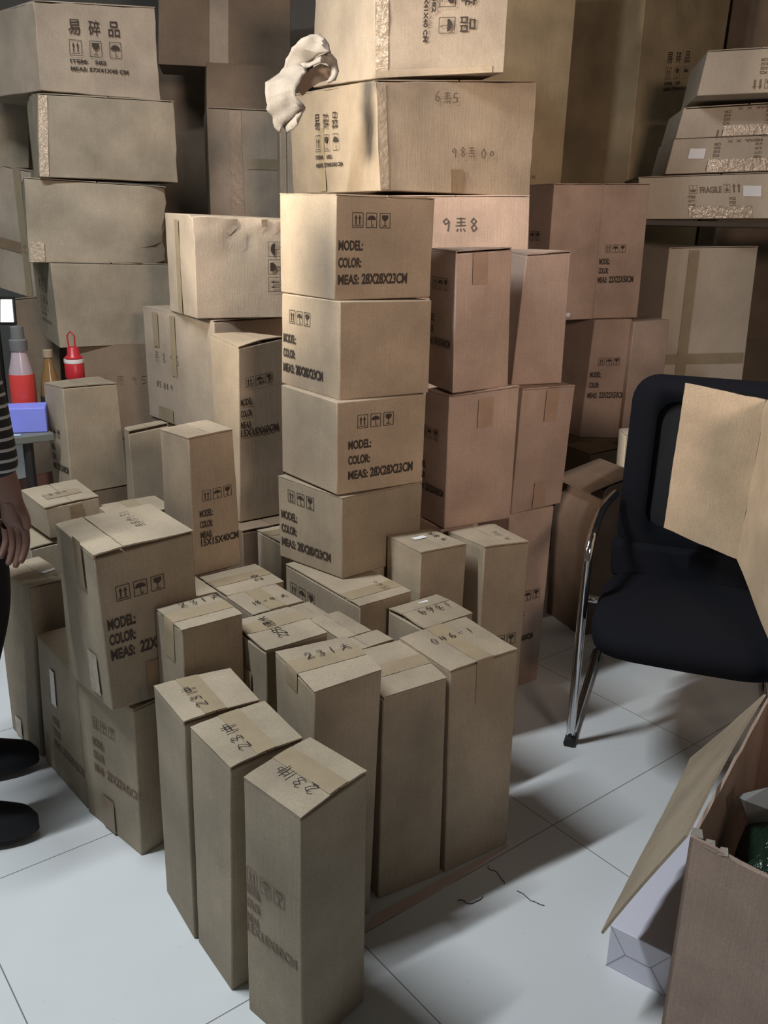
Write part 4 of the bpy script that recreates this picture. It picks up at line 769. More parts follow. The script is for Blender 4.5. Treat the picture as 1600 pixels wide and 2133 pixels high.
link('back_frame', mesh('back_frame', V, Fc, tuple(c*100 for c in t.location)), fab, t, smooth=60)
V = [backpt(a, z)+Bk*.6 for a, z in inner]+[backpt(a, z)+Bk*1.0 for a, z in inner]
V2 = V; Fc = [tuple(range(k)), tuple(reversed(range(k, 2*k)))]+[(i, k+i, k+(i+1) % k, (i+1) % k) for i in range(k)]
link('back_mesh', mesh('back_mesh', V2, Fc, tuple(c*100 for c in t.location)), mesh_in, t)
# lower lumbar bridge between seat and back
m = MB(); m.hexa([cp(1, 45, 43.5), cp(47, 45, 43.5), cp(47, 52, 45), cp(1, 52, 45), cp(0, 47.5, 53), cp(48, 47.5, 53), cp(48, 51.5, 54), cp(0, 51.5, 54)])
m.build('back_bracket', fab, t, smooth=40, bevel=.01)
def bend(pts, rad, n_=5):
    out = [Vector(pts[0])]
    for a, b_, c_ in zip(pts[:-2], pts[1:-1], pts[2:]):
        a, b_, c_ = Vector(a), Vector(b_), Vector(c_); d0 = (a-b_); d1 = (c_-b_); r_ = min(rad, d0.length/2.1, d1.length/2.1)
        p0 = b_+d0.normalized()*r_; p1 = b_+d1.normalized()*r_
        for i in range(n_+1):
            u = i/n_; out.append(p0*(1-u)**2+b_*2*u*(1-u)+p1*u*u)
    out.append(Vector(pts[-1])); return out
for side, a in (('l', -3.4), ('r', 51.4)):
    m = MB(); yb = 84
    m.tube(bend([cp(a, yb-4, 1.4), cp(a, 20, 1.4), cp(a, 20, 61), cp(a+(.5 if a < 0 else -.5), 38, 66), cp(a+(3 if a < 0 else -3), 49, 67.5)], 5), 1.25, 12)
    m.build('chrome_leg_frame', chrome, t, smooth=60)
    m = MB(); m.tube(bend([cp(a, 30, 41.5), cp(24, 30, 40.8)], 3), 1.1, 10); m.build('seat_rail', chrome, t, smooth=60)
    for y in (20, 76):
        m = MB(); m.tube([cp(a, y-1.5, 1.0), cp(a, y+4, 1.0)], 1.55, 10); m.build('foot_cap', foot, t)

# ---------------------------------------------------------------- folded board standing on the chair
t = thing('folded_cardboard', (95, 225, 47), 'opened folded piece of light cardboard propped on the black chair', 'cardboard')
TL, TR, BR, BL = [Vector(p) for p in FOLD[:4]]; N1, N2 = [Vector(p) for p in FOLD[4:]]
crs = .13
def panel(name, q, cuts, th=.5):
    V = []; Fc = []; rnd = random.Random(5)
    a, b_, c_, d = q; nx = 8; ny = 10
    n_ = (b_-a).cross(d-a).normalized()
    for lay in (0, 1):
        for j in range(ny+1):
            for i in range(nx+1):
                p = lerp(lerp(a, b_, i/nx), lerp(d, c_, i/nx), j/ny)
                if i in (0,) or j in (0, ny): p = p+Vector((rnd.uniform(-.15, .15), 0, rnd.uniform(-.15, .15)))
                if j == cuts: p = p-n_*.35
                V.append(p+n_*(th*lay))
    def q_(l, i, j): return l*(nx+1)*(ny+1)+j*(nx+1)+i
    for j in range(ny):
        for i in range(nx):
            Fc.append((q_(1, i, j), q_(1, i+1, j), q_(1, i+1, j+1), q_(1, i, j+1))); Fc.append((q_(0, i, j), q_(0, i, j+1), q_(0, i+1, j+1), q_(0, i+1, j)))
    for i in range(nx):
        Fc.append((q_(0, i, 0), q_(0, i+1, 0), q_(1, i+1, 0), q_(1, i, 0))); Fc.append((q_(0, i, ny), q_(1, i, ny), q_(1, i+1, ny), q_(0, i+1, ny)))
    for j in range(ny):
        Fc.append((q_(0, 0, j), q_(1, 0, j), q_(1, 0, j+1), q_(0, 0, j+1))); Fc.append((q_(0, nx, j), q_(0, nx, j+1), q_(1, nx, j+1), q_(1, nx, j)))
    return link(name, mesh(name, V, Fc, tuple(c*100 for c in t.location)), MK['S'], t, smooth=30)
panel('back_panel', (TL, TR, BR, BL), 1)
panel('side_panel', (TR, N1, N2, BR), 1)

# ---------------------------------------------------------------- open carton in the right foreground
t = thing('open_carton', (74, 130, 0), 'large open cardboard carton in the right foreground, one flap hanging out', 'box')
c0 = Vector((52, 123.2, 45)); r1 = Vector((84.3, 170.9, 45)); c2 = Vector((96, 82, 45)); r3 = r1+(c2-c0)
def wall(name, a, b_, inward, jag=True, th=.6, seed=1):
    rnd = random.Random(seed); n_ = 14; V = []; Fc = []
    for lay in (0, 1):
        for i in range(n_+1):
            p = lerp(a, b_, i/n_)+inward*(th*lay)
            z = 45+(rnd.uniform(-.5, .3) if jag else 0)
            V += [Vector((p.x, p.y, .2)), Vector((p.x, p.y, z))]
    def q_(l, i, j): return l*(n_+1)*2+i*2+j
    for i in range(n_):
        Fc += [(q_(0, i, 0), q_(0, i+1, 0), q_(0, i+1, 1), q_(0, i, 1)), (q_(1, i, 0), q_(1, i, 1), q_(1, i+1, 1), q_(1, i+1, 0)), (q_(0, i, 1), q_(0, i+1, 1), q_(1, i+1, 1), q_(1, i, 1)), (q_(0, i, 0), q_(1, i, 0), q_(1, i+1, 0), q_(0, i+1, 0))]
    Fc += [(q_(0, 0, 0), q_(0, 0, 1), q_(1, 0, 1), q_(1, 0, 0)), (q_(0, n_, 0), q_(1, n_, 0), q_(1, n_, 1), q_(0, n_, 1))]
    return link(name, mesh(name, V, Fc, tuple(c*100 for c in t.location)), MK['B'], t)
ea = (r1-c0).normalized(); eb = (c2-c0).normalized()
wall('front_panel', c0, c2, ea, seed=2); wall('side_panel', r1, c0, eb, seed=3); wall('rear_panel', r3, r1, -ea, seed=4); wall('side_panel', c2, r3, -eb, seed=5)
m = MB(); m.hexa([Vector((p.x, p.y, z)) for z in (.2, .8) for p in (c0+ea+eb, c2+ea-eb, r3-ea-eb, r1-ea+eb)]); m.build('bottom_panel', MK['B'], t)
def flap(name, a, b_, c_, d, th=.5, seed=7, amp=.35):
    rnd = random.Random(seed); nx, ny = 16, 6; V = []; Fc = []; nn = (b_-a).cross(d-a).normalized()
    for lay in (0, 1):
        for j in range(ny+1):
            for i in range(nx+1):
                p = lerp(lerp(a, b_, i/nx), lerp(d, c_, i/nx), j/ny)
                if j == ny or i in (0, nx): p = p+(d-a).normalized()*rnd.uniform(-amp, amp)
                V.append(p+nn*(th*lay+.5*math.sin(3*i/nx+j/ny*2)))
    def q_(l, i, j): return l*(nx+1)*(ny+1)+j*(nx+1)+i
    for j in range(ny):
        for i in range(nx): Fc += [(q_(1, i, j), q_(1, i+1, j), q_(1, i+1, j+1), q_(1, i, j+1)), (q_(0, i, j), q_(0, i, j+1), q_(0, i+1, j+1), q_(0, i+1, j))]
    for i in range(nx): Fc += [(q_(0, i, 0), q_(0, i+1, 0), q_(1, i+1, 0), q_(1, i, 0)), (q_(0, i, ny), q_(1, i, ny), q_(1, i+1, ny), q_(0, i+1, ny))]
    for j in range(ny): Fc += [(q_(0, 0, j), q_(1, 0, j), q_(1, 0, j+1), q_(0, 0, j+1)), (q_(0, nx, j), q_(0, nx, j+1), q_(1, nx, j+1), q_(1, nx, j))]
    return link(name, mesh(name, V, Fc, tuple(c*100 for c in t.location)), MK['A'], t, smooth=40)
flap('hanging_flap', c0+Vector((-.3, .2, 0)), r1+Vector((-.3, .2, 0)), Vector(FLAPC), Vector((42.3, 130.5, 17.3)))
# ragged torn corner bits
for i, (p, s_) in enumerate(((c0+Vector((.3, .6, 0)), 2.2), (c0+eb*2.5+Vector((0, 0, -.4)), 2.0), (c0+eb*5+Vector((0, 0, -.6)), 1.6))):
    rnd = random.Random(i); m = MB(); m.slab([p, p+eb*s_+Vector((0, 0, rnd.uniform(-.3, .6))), p+eb*s_*.7+ea*1.2+Vector((0, 0, 1.2)), p+ea*1.0+Vector((0, 0, .9))], .15)
    m.build('torn_edge', MK['T'], t)
# plastic bag inside
bagm, nt, b = nodes('dark_green_plastic'); b.inputs['Base Color'].default_value = (.012, .028, .018, 1); b.inputs['Roughness'].default_value = .18
geo = nt.nodes.new('ShaderNodeNewGeometry'); f_ = noise(nt, geo.outputs['Position'], 18, 5, .6); bp = nt.nodes.new('ShaderNodeBump'); bp.inputs['Strength'].default_value = 1; bp.inputs['Distance'].default_value = .02
nt.links.new(f_, bp.inputs['Height']); nt.links.new(bp.outputs[0], b.inputs['Normal'])
bm = bmesh.new(); bmesh.ops.create_icosphere(bm, subdivisions=4, radius=1); rnd = random.Random(3)
cen = (c0+r3)/2
for v in bm.verts:
    k_ = 1+.22*mn.noise(v.co*2.2)+.10*mn.noise(v.co*6); v.co = Vector((v.co.x*.125*k_, v.co.y*.19*k_, v.co.z*.205*k_))
    v.co = Vector((v.co.x*math.cos(.6)+v.co.y*math.sin(.6), -v.co.x*math.sin(.6)+v.co.y*math.cos(.6), v.co.z))
me = bpy.data.meshes.new('bag'); bm.to_mesh(me); bm.free()
me.materials.append(bagm)
for p in me.polygons: p.use_smooth = True
bag = bpy.data.objects.new('plastic_bag', me); C.objects.link(bag)
lo = min(v.co.z for v in me.vertices)
for v in me.vertices: v.co.z -= lo
bag.location = (.77, 1.31, .012); bag.scale = (1, 1, 1)
tag(bag, 'crumpled dark green plastic bag lying in the open foreground carton', 'bag')
clearp = flat('clear_plastic_film', (.5, .52, .52), .1, alpha=.45)
m = MB(); q = [Vector(p) for p in BAGTIP]; m.v = [tuple(p) for p in q]; m.f = [(0, 1, 4), (1, 2, 4), (2, 3, 4), (3, 0, 4)]; m.m = [0]*4
og = bag.location*100
o = link('film_tip', mesh('film_tip', m.v, m.f, og), clearp, bag); s = o.modifiers.new('thick', 'SOLIDIFY'); s.thickness = .001

# ---------------------------------------------------------------- white gift box on the floor
white = flat('lavender_white_card', (.70, .70, .80), .45); crease = flat('card_crease_grey', (.33, .32, .38), .6)
e = Vector((.8, -.6, 0)); g = Vector((.6, .8, 0)); p0 = Vector((46.6, 141.2, 0)); W_, L_, H_ = 12.4, 44, 10
t = thing('white_box', tuple(p0+e*6+g*20), 'glossy white box with folded end, on the floor under the hanging flap', 'box')
m = MB(); m.hexa([p0, p0+e*W_, p0+e*W_+g*L_, p0+g*L_]+[q+Vector((0, 0, H_)) for q in (p0, p0+e*W_, p0+e*W_+g*L_, p0+g*L_)]); m.build('box_body', white, t, bevel=.002)
a = Art(); th = .14; xa, xb, ym = 3.6, W_-3.6, H_*.48
for s_ in ([(0, 0), (xa, ym)], [(0, H_), (xa, ym)], [(W_, 0), (xb, ym)], [(W_, H_), (xb, ym)], [(xa, ym), (xb, ym)]): a.stroke(s_, th)
V = [p0+e*x+Vector((0, 0, y))-g*.06 for x, y in a.v]
link('end_fold', mesh('end_fold', V, a.f, tuple(c*100 for c in t.location)), crease, t)

# ---------------------------------------------------------------- table, monitor, bottles at the left
t = thing('work_table', (-140, 300, 0), 'dark-edged work table behind the striped sleeve', 'table')
P0 = Vector((-111.5, 290, 0)); ef = Vector((-.80, -.60, 0)); eg = Vector((-.60, .80, 0))
m = MB(); m.hexa([Vector((p.x, p.y, z)) for z in (69, 71.6) for p in (P0+ef*75, P0, P0+eg*45, P0+ef*75+eg*45)]); m.build('table_top', flat('grey_table_laminate', (.16, .17, .15), .5), t, bevel=.003)
for fa, fb in ((8, 3), (68, 3), (8, 42), (68, 42)):
    q = P0+ef*fa+eg*fb; m = MB(); m.tube([(q.x, q.y, 0), (q.x, q.y, 69)], 1.8, 8); m.build('leg', flat('dark_steel', (.03, .028, .028), .5, .3), t)
m = MB(); q0 = P0+ef*8+eg*3; q1 = P0+ef*30+eg*3; m.tube([(q0.x, q0.y, 40), (q1.x, q1.y, 69)], 1.6, 8); m.build('brace', flat('dark_steel', (.03, .028, .028), .5, .3), t)
blue = flat('periwinkle_blue_card', (.24, .28, .85), .5, emit=(.17, .22, .8), es=.0)
def tbl(a, b_): q = P0+ef*a+eg*b_; return q
m = MB(); q = [tbl(20, 3), tbl(3, 3), tbl(3, 13), tbl(20, 13)]
q = [Vector((-128.5, 286.5, 0)), Vector((-114, 291, 0)), Vector((-117, 300.5, 0)), Vector((-131.5, 296, 0))]
m.hexa([Vector((p.x, p.y, z)) for z in (71.7, 80.0) for p in q])
top_mesh(m, 'blue_box', blue, 'bright periwinkle-blue box lying on the table edge', 'box', bevel=.003)
m = MB(); m.hexa([Vector(p) for p in ((-129, 281.5, 71.75), (-120.5, 284.5, 71.75), (-121, 286, 71.75), (-129, 286, 71.75), (-129, 281.5, 71.9), (-120.5, 284.5, 71.9), (-121, 286, 71.9), (-129, 286, 71.9))])
top_mesh(m, 'blue_paper', flat('pale_blue_paper', (.45, .62, .8), .5), 'small pale blue paper on the table in front of the blue box', 'paper')
def bottle(name, x, y, z, k, prof, matb, label, cap_prof, capm, extra=None, band=None):
    t = thing(name, (x, y, z), label, 'bottle')
    m = MB(); m.lathe((x, y, z), [(r*k, h*k) for r, h in prof]); m.build('bottle_body', matb, t, smooth=50)
    m = MB(); m.lathe((x, y, z), [(r*k, h*k) for r, h in cap_prof]); m.build('cap', capm, t, smooth=50)
    if band: m = MB(); m.lathe((x, y, z), [(r*k, h*k) for r, h in band[0]]); m.build(band[2], band[1], t, smooth=50)
    return t
red = flat('red_liquid', (.62, .06, .05), .25); redcap = flat('red_plastic', (.45, .02, .03), .35); amber = flat('amber_sauce', (.22, .13, .05), .2)
grey = flat('grey_plastic', (.14, .14, .14), .5); clearb = flat('cloudy_bottle_plastic', (.42, .34, .36), .25); darks = flat('dark_label', (.03, .045, .045), .5)
bottle('spray_bottle', -127, 306, 71.7, 1, [(3.8, 0), (4.2, 1), (4.2, 14), (4.0, 18), (2.8, 23), (2.5, 25)], clearb, 'plastic bottle of red liquid with a grey cap, at the left edge', [(2.9, 25), (3.0, 28.5), (2.3, 29), (2.2, 33), (1.2, 33.2)], grey,
       band=([(4.3, 1), (4.35, 2), (4.35, 15), (4.2, 17)], red, 'red_liquid'))
bottle('sauce_bottle', -119.5, 312, 71.7, 1, [(3.3, 0), (3.6, 1), (3.6, 9), (3.0, 14), (1.7, 19), (1.4, 22)], amber, 'amber sauce bottle with a dark label between two red ones', [(1.7, 22), (1.7, 24.5), (1.5, 24.6)], flat('tan_cap', (.33, .26, .18), .5),
       band=([(3.65, 1.5), (3.7, 2), (3.7, 8), (3.65, 8.5)], darks, 'dark_label'))
t = bottle('red_bottle', -111.5, 315, 71.7, 1, [(3.0, 0), (3.2, 1), (3.2, 13), (3.1, 14)], flat('white_plastic', (.75, .7, .68), .4), 'red-capped bottle with a wire loop, peeking over the upright marked carton', [(3.3, 14.5), (3.35, 15), (3.35, 20), (3.0, 20.4), (3.0, 21.5), (3.3, 21.6), (2.2, 22.6), (2.0, 25), (1.6, 25.4)], redcap,
       band=([(3.42, 19.8), (3.5, 20.2), (3.42, 21.2)], flat('white_plastic', (.75, .7, .68), .4), 'white_ring'))
m = MB(); m.tube([(-112.8, 315, 96), (-113.2, 315, 101), (-112, 315, 102.4), (-110.6, 315, 101), (-110.8, 315, 96)], .28, 6); m.build('carry_loop', redcap, t)
t = thing('monitor', (-140, 322, 71.7), 'glowing white monitor screen just above the grey-capped bottle', 'monitor')
q = MONI; m = MB(); m.slab(q[0], .4); m.build('screen', flat('lit_screen', (.8, .8, .8), .4, emit=(1, .98, .95), es=1.3), t)
m = MB(); m.slab(q[1], 1.2); m.build('bezel', flat('black_bezel', (.01, .01, .01), .4), t)
m = MB(); m.tube([q[2], (q[2][0], q[2][1], 72)], 1.5, 10); m.lathe((q[2][0], q[2][1], 71.7), [(8, 0), (8, 1), (2, 1.4)]); m.build('stand', flat('black_bezel', (.01, .01, .01), .4), t)
# reddish boards under the table
for i, (pts, lb) in enumerate(((((-150, 292), (-122, 313), 40, 52), 'reddish board panel leaning in the gap under the table, upper one'), (((-146, 285), (-118, 306), 22, 38), 'reddish board panel in the gap under the table, lower one'))):
    (x0, y0), (x1, y1), z0, z1 = pts
    m = MB(); m.slab([(x0, y0, 0 if i else 0), (x1, y1, 0 if i else 0), (x1, y1, z1), (x0, y0, z1-4)], 1.0)
    top_mesh(m, 'board_panel', flat('reddish_board', (.30, .17, .13), .6), lb, 'board', 'reddish boards under the table', bevel=.002)

# ---------------------------------------------------------------- room shell
floor_m, nt, b = nodes('white_floor_tiles')
geo = nt.nodes.new('ShaderNodeNewGeometry'); mp = nt.nodes.new('ShaderNodeMapping'); mp.vector_type = 'POINT'
mp.inputs['Rotation'].default_value = (0, 0, -math.radians(38.6)); nt.links.new(geo.outputs['Position'], mp.inputs[0])
sep = nt.nodes.new('ShaderNodeSeparateXYZ'); nt.links.new(mp.outputs[0], sep.inputs[0])
def groove(sock, off, pitch):
    a1 = nt.nodes.new('ShaderNodeMath'); a1.operation = 'SUBTRACT'; nt.links.new(sock, a1.inputs[0]); a1.inputs[1].default_value = off-pitch/2
    a2 = nt.nodes.new('ShaderNodeMath'); a2.operation = 'PINGPONG'; nt.links.new(a1.outputs[0], a2.inputs[0]); a2.inputs[1].default_value = pitch/2
    # distance from line: pingpong peaks (pitch/2) exactly on the groove
    a3 = nt.nodes.new('ShaderNodeMath'); a3.operation = 'GREATER_THAN'; nt.links.new(a2.outputs[0], a3.inputs[0]); a3.inputs[1].default_value = pitch/2-.0013
    return a3.outputs[0]
g1 = groove(sep.outputs[0], .283, .605); g2 = groove(sep.outputs[1], 1.171, .617)
mx = nt.nodes.new('ShaderNodeMath'); mx.operation = 'MAXIMUM'; nt.links.new(g1, mx.inputs[0]); nt.links.new(g2, mx.inputs[1])
f1 = noise(nt, geo.outputs['Position'], 3, 5); f2 = noise(nt, geo.outputs['Position'], 40, 6, .7)
base = mixrgb(nt, 'MIX', f1, (.62, .64, .65), (.72, .74, .75))
base = mixrgb(nt, 'MULTIPLY', 1.0, base, ramp(nt, f2, .22, .36, (.72, .70, .67), (1, 1, 1)))
nt.links.new(mixrgb(nt, 'MIX', mx.outputs[0], base, (.22, .21, .20)), b.inputs['Base Color'])
b.inputs['Roughness'].default_value = .32; b.inputs['Specular IOR Level'].default_value = .4
def struct(name, mb, mat): o = mb.build(name, mat); o['kind'] = 'structure'; return o
X0, X1, Y0, Y1, ZC = -270, 270, -180, 560, 345
m = MB(); m.box(X0, X1, Y0, Y1, -10, 0); struct('floor', m, floor_m)
wallm, nt2, b2 = nodes('grey_plaster'); g_ = nt2.nodes.new('ShaderNodeNewGeometry')
nt2.links.new(mixrgb(nt2, 'MIX', noise(nt2, g_.outputs['Position'], 4, 5), (.16, .165, .155), (.22, .22, .205)), b2.inputs['Base Color']); b2.inputs['Roughness'].default_value = .9
m = MB(); m.box(X0-10, X1+10, Y1, Y1+10, 0, ZC); struct('wall_back', m, wallm)
m = MB(); m.box(X0-10, X0, Y0, Y1, 0, ZC); struct('wall_left', m, wallm)
m = MB(); m.box(X1, X1+10, Y0, Y1, 0, ZC); struct('wall_right', m, wallm)
m = MB(); m.box(X0-10, X1+10, Y0-10, Y0, 0, ZC); struct('wall_front', m, wallm)
m = MB(); m.box(X0-10, X1+10, Y0-10, Y1+10, ZC, ZC+10); struct('ceiling', m, flat('ceiling_paint', (.22, .21, .20), .9))
# ceiling tube fixture
t = thing('tube_lamp', (TUBE[0]*100, TUBE[1]*100, 326), 'white fluorescent tube fitting hanging above the left of the room', 'lamp')
ux = Vector((math.cos(TUBE_YAW), math.sin(TUBE_YAW), 0)); vx = Vector((-ux.y, ux.x, 0)); ct = Vector((TUBE[0]*100, TUBE[1]*100, 0))
m = MB(); m.hexa([ct+ux*a_+vx*b_+Vector((0, 0, z)) for z in (328, 345) for a_, b_ in ((-62, -3), (62, -3), (62, 3), (-62, 3))]); m.build('housing', flat('white_metal', (.8, .8, .8), .4), t)
m = MB(); m.tube([ct-ux*60+Vector((0, 0, 325.5)), ct+ux*60+Vector((0, 0, 325.5))], 1.4, 12); m.build('glass_tube', flat('lit_tube', (.9, .9, .9), .3, emit=(.85, .95, 1), es=6), t)
# floor litter
m = MB(); n_ = len(STRIP); m.add([(*p, .25) for p in STRIP]+[(*p, .02) for p in STRIP], [tuple(range(n_)), tuple(reversed(range(n_, 2*n_)))]+[(i, n_+i, n_+(i+1) % n_, (i+1) % n_) for i in range(n_)])
top_mesh(m, 'cardboard_offcut', flat('pinkish_board', (.6, .47, .42), .8), 'thin pinkish cardboard offcut lying on the floor along the base of the front row', 'cardboard')
for i, (x, y) in enumerate(((31.5, 161.5), (29, 163.6), (18, 158))):
    rnd = random.Random(i); m = MB(); p = [Vector((x, y, .12))]; an = rnd.uniform(0, 6)
    for k_ in range(9): an += rnd.uniform(-.9, 1.1); p.append(p[-1]+Vector((math.cos(an), math.sin(an), 0))*.8)
    m.tube(p, .09, 5)
    top_mesh(m, 'loose_thread', flat('dark_thread', (.06, .05, .045), .8), ('curled dark thread on the tiles beside the front row, nearest the crossing of the joints', 'short dark thread lying just above the curled one by the joint', 'dark thread close to the base of the front row')[i], 'thread')

# ---------------------------------------------------------------- person at the left edge
skin = flat('tan_skin', (.19, .105, .08), .55); trous = flat('black_trousers', (.008, .008, .010), .85); shoe_m = flat('black_shoe_canvas', (.010, .011, .015), .8)
hair = flat('black_hair', (.01, .009, .009), .5)
shirt, nt, b = nodes('striped_shirt'); geo = nt.nodes.new('ShaderNodeNewGeometry'); sp = nt.nodes.new('ShaderNodeSeparateXYZ'); nt.links.new(geo.outputs['Position'], sp.inputs[0])
a1 = nt.nodes.new('ShaderNodeMath'); a1.operation = 'MULTIPLY'; nt.links.new(sp.outputs[2], a1.inputs[0]); a1.inputs[1].default_value = 1/.0225
a2 = nt.nodes.new('ShaderNodeMath'); a2.operation = 'FRACT'; nt.links.new(a1.outputs[0], a2.inputs[0])
a3 = nt.nodes.new('ShaderNodeMath'); a3.operation = 'GREATER_THAN'; nt.links.new(a2.outputs[0], a3.inputs[0]); a3.inputs[1].default_value = .72
nt.links.new(mixrgb(nt, 'MIX', a3.outputs[0], (.012, .012, .014), (.38, .38, .38)), b.inputs['Base Color']); b.inputs['Roughness'].default_value = .85
PB = (-96, 186, 0)
per = thing('person', PB, 'person in a black and white striped top and black trousers, one hand hanging down', 'person')
def skin_obj(name, joints, edges, radii, mat, root_i, parent, sub=2):
    me = bpy.data.meshes.new(name); og = Vector(PB)
    me.from_pydata([((Vector(j)-og)*.01)[:] for j in joints], edges, []); me.update()
    o = bpy.data.objects.new(name, me); C.objects.link(o); o.parent = parent; me.materials.append(mat)
    sk = o.modifiers.new('skin', 'SKIN'); sk.use_smooth_shade = True
    ly = me.skin_vertices[0].data
    for i, r in enumerate(radii):
        r = r if isinstance(r, tuple) else (r, r); ly[i].radius = (r[0]*.01, r[1]*.01); ly[i].use_root = (i == root_i)
    su = o.modifiers.new('sub', 'SUBSURF'); su.levels = sub; su.render_levels = sub
    return o
J = {'pel': (-98, 186, 92), 'sp1': (-97.5, 186, 104), 'sp2': (-96, 186, 120), 'neck0': (-93, 186, 138), 'neck1': (-92, 186, 146), 'head0': (-90.5, 186, 152), 'head1': (-90, 186, 160), 'head2': (-91, 186, 167),
     'hr': (-96.5, 177, 88), 'kr': (-90.5, 175.5, 50), 'ar': (-101.5, 172.5, 10), 'tr': (-86, 175.5, 3.2), 'hl': (-97, 195, 88), 'kl': (-98, 199, 50), 'al': (-109, 198, 10), 'tl': (-96, 203, 3.2),
     'sr': (-86, 169, 136), 'er': (-79.2, 170, 109), 'wr': (-78.0, 174, 87), 'sl': (-91, 202, 136), 'el': (-100, 206, 109), 'wl': (-104, 204, 86)}
names = list(J); ix = {n_: i for i, n_ in enumerate(names)}
ed = [('pel', 'sp1'), ('sp1', 'sp2'), ('sp2', 'neck0'), ('neck0', 'neck1'), ('neck1', 'head0'), ('head0', 'head1'), ('head1', 'head2'), ('pel', 'hr'), ('hr', 'kr'), ('kr', 'ar'), ('ar', 'tr'), ('pel', 'hl'), ('hl', 'kl'), ('kl', 'al'), ('al', 'tl'),
      ('neck0', 'sr'), ('sr', 'er'), ('er', 'wr'), ('neck0', 'sl'), ('sl', 'el'), ('el', 'wl')]
rad = {'pel': (7, 11), 'sp1': (8, 11), 'sp2': (9, 13), 'neck0': (6.5, 8), 'neck1': 5, 'head0': (7.5, 6.2), 'head1': (9.2, 7.6), 'head2': (7, 6.2), 'hr': 7, 'kr': 5.6, 'ar': 4, 'tr': 3, 'hl': 7, 'kl': 5.6, 'al': 4, 'tl': 3, 'sr': 5, 'er': 3.9, 'wr': 2.7, 'sl': 5, 'el': 3.9, 'wl': 2.7}
# hand bones (right hand hangs, fingers slightly curled)
def add_hand(pre, w_, down, fwd):
    pj = {}; d = Vector(down); f = Vector(fwd); side = d.cross(f).normalized()
    w_ = Vector(w_); palm = w_+d*4.5
    J[pre+'p'] = tuple(palm); ed.append((pre_w[pre], pre+'p')); rad[pre+'p'] = (3.3, 1.5)
    for k_, (o_, ln) in enumerate(((-2.7, 6.2), (-.9, 7.4), (.9, 7.0), (2.6, 5.6))):
        b0 = palm+f*o_*-1+d*3.8; b1 = b0+d*ln*.5+side*.6; b2 = b1+d*ln*.32+side*1.6; b3 = b2+d*ln*.2+side*1.5
        prev = pre+'p'
        for q_, (pp, r) in enumerate(((b0, .95), (b1, .85), (b2, .78), (b3, .65))):
            nm = f'{pre}{k_}{q_}'; J[nm] = tuple(pp); rad[nm] = r; ed.append((prev, nm)); prev = nm
    t0 = w_+f*2.2+d*2.5; t1 = t0+f*2.2+d*2.8+side*.8; t2 = t1+f*.6+d*2.6+side*.8; prev = pre_w[pre]
    for q_, (pp, r) in enumerate(((t0, 1.3), (t1, 1.0), (t2, .8))):
        nm = f'{pre}t{q_}'; J[nm] = tuple(pp); rad[nm] = r; ed.append((prev, nm)); prev = nm
pre_w = {'R': 'wr', 'L': 'wl'}
add_hand('R', J['wr'], (.10, .06, -1), (.9, -.3, .05)); add_hand('L', J['wl'], (.05, 0, -1), (1, .1, 0))
names = list(J); ix = {n_: i for i, n_ in enumerate(names)}
skin_obj('body', [J[n_] for n_ in names], [(ix[a], ix[b_]) for a, b_ in ed], [rad[n_] for n_ in names], skin, ix['pel'], per)
def sub_skin(name, keys, k_, mat, ends=None, root='pel'):
    kk = [n_ for n_ in keys]; JJ = dict(J); 
    if ends: JJ.update(ends)
    e2 = [(kk.index(a), kk.index(b_)) for a, b_ in ed if a in kk and b_ in kk]
    rr_ = []
    for n_ in kk:
        r = rad[n_]; r = r if isinstance(r, tuple) else (r, r); rr_.append((r[0]*1.0+k_, r[1]*1.0+k_))
    return skin_obj(name, [JJ[n_] for n_ in kk], e2, rr_, mat, kk.index(root), per)
sub_skin('striped_shirt', ['pel', 'sp1', 'sp2', 'neck0', 'sr', 'er', 'wr', 'sl', 'el', 'wl'], 1.3, shirt, {'pel': (-98, 186, 88), 'wr': (-78.2, 173.6, 89.5), 'wl': (-103, 204, 90)})
sub_skin('trousers', ['pel', 'hr', 'kr', 'ar', 'hl', 'kl', 'al'], 1.7, trous)
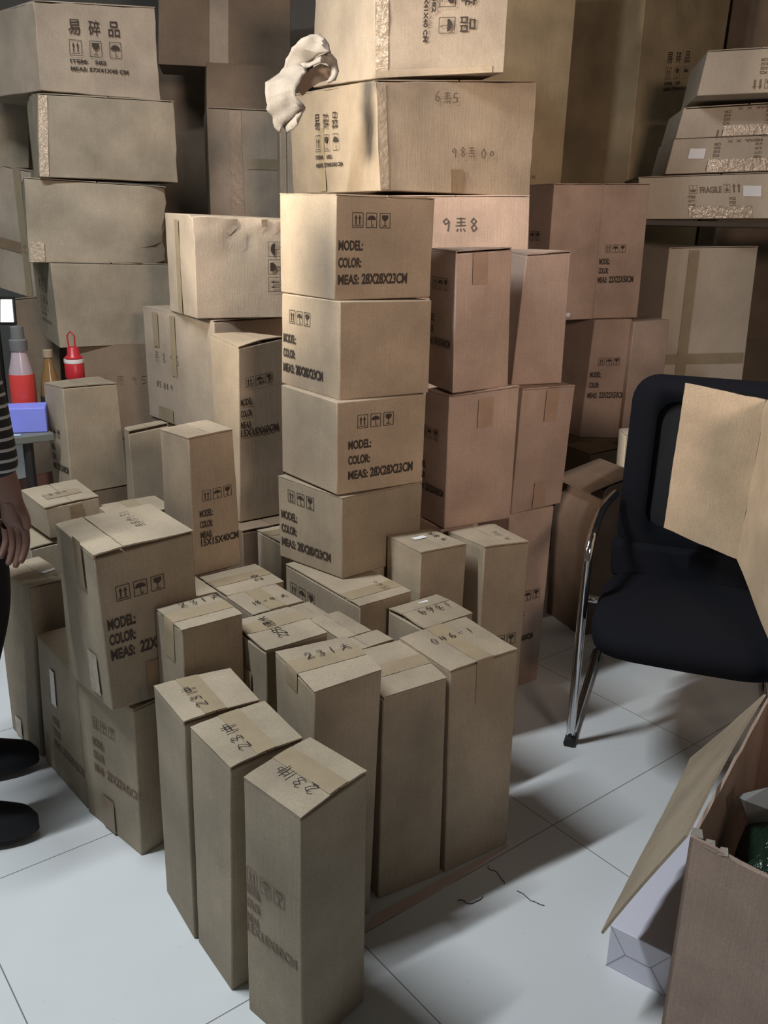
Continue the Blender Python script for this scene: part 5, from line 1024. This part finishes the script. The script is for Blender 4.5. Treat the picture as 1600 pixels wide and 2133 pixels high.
for (an_, to_) in ((J['ar'], (-80.5, 176.8, 2)), (J['al'], (-91, 204.6, 2))):
    an_ = Vector(an_); to_ = Vector(to_); d = Vector((to_.x-an_.x, to_.y-an_.y, 0)).normalized(); sd = Vector((-d.y, d.x, 0)); heel = to_-d*27
    V = []; Fc = []; nn = 24
    rings = [(1.0, 0.0, 1.0), (1.08, 1.4, 1.0), (1.05, 3.2, 1.0), (.92, 5.4, .93), (.66, 7.6, .62), (.46, 9.4, .45)]
    for (k_, z, kl_) in rings:
        for i in range(nn):
            a_ = 2*math.pi*i/nn; l_ = 13.5*math.cos(a_)*kl_; w__ = 4.6*math.sin(a_)*(1-.12*math.cos(a_+2.6))*k_
            back = -(1-kl_)*9
            V.append(to_-d*13.5+d*(l_+back)+sd*w__+Vector((0, 0, z)))
    for r in range(len(rings)-1):
        for i in range(nn): Fc.append((r*nn+i, r*nn+(i+1) % nn, (r+1)*nn+(i+1) % nn, (r+1)*nn+i))
    Fc += [tuple(reversed(range(nn))), tuple(range((len(rings)-1)*nn, len(rings)*nn))]
    for i in range(len(V)): V[i].z = max(0.02, V[i].z)
    link('shoe', mesh('shoe', V, Fc, PB), shoe_m, per, smooth=60)
bm = bmesh.new(); bmesh.ops.create_icosphere(bm, subdivisions=3, radius=1)
for v in bm.verts: v.co = Vector((v.co.x*.098, v.co.y*.088, v.co.z*.11)) + (Vector((.02, 0, .05))*0)
bmesh.ops.delete(bm, geom=[v for v in bm.verts if v.co.x > .035 and v.co.z < .05 or v.co.z < -.05], context='VERTS')
me = bpy.data.meshes.new('hair'); bm.to_mesh(me); bm.free(); me.materials.append(hair); [setattr(p, 'use_smooth', True) for p in me.polygons]
o = bpy.data.objects.new('hair', me); C.objects.link(o); o.parent = per; o.location = ((-92-PB[0])*.01, 0, 1.61)
s = o.modifiers.new('thick', 'SOLIDIFY'); s.thickness = .008
m = MB(); m.tube([(-80.6, 186, 157), (-79.2, 186, 153.5), (-81, 186, 153)], [.7, 1.3, .8], 8); m.build('nose', skin, per, smooth=60)
m = MB(); m.tube([(-81.6, 183.4, 149.6), (-81.0, 186, 149.4), (-81.6, 188.6, 149.6)], .5, 6); m.build('mouth', flat('lip', (.25, .09, .08), .5), per, smooth=60)
for yy in (182.6, 189.4):
    m = MB(); m.lathe((-81.9, yy, 156.6), [(.3, -.5), (.8, -.2), (.8, .2), (.3, .5)], 10); m.build('eye', flat('eye_dark', (.02, .015, .012), .2), per, smooth=60)
    m = MB(); m.tube([(-90.5, 186+(8.0 if yy > 186 else -8.0), 158.5), (-91, 186+(9.0 if yy > 186 else -9.0), 156), (-90.5, 186+(8.0 if yy > 186 else -8.0), 153)], [.6, 1.0, .6], 8); m.build('ear', skin, per, smooth=60)
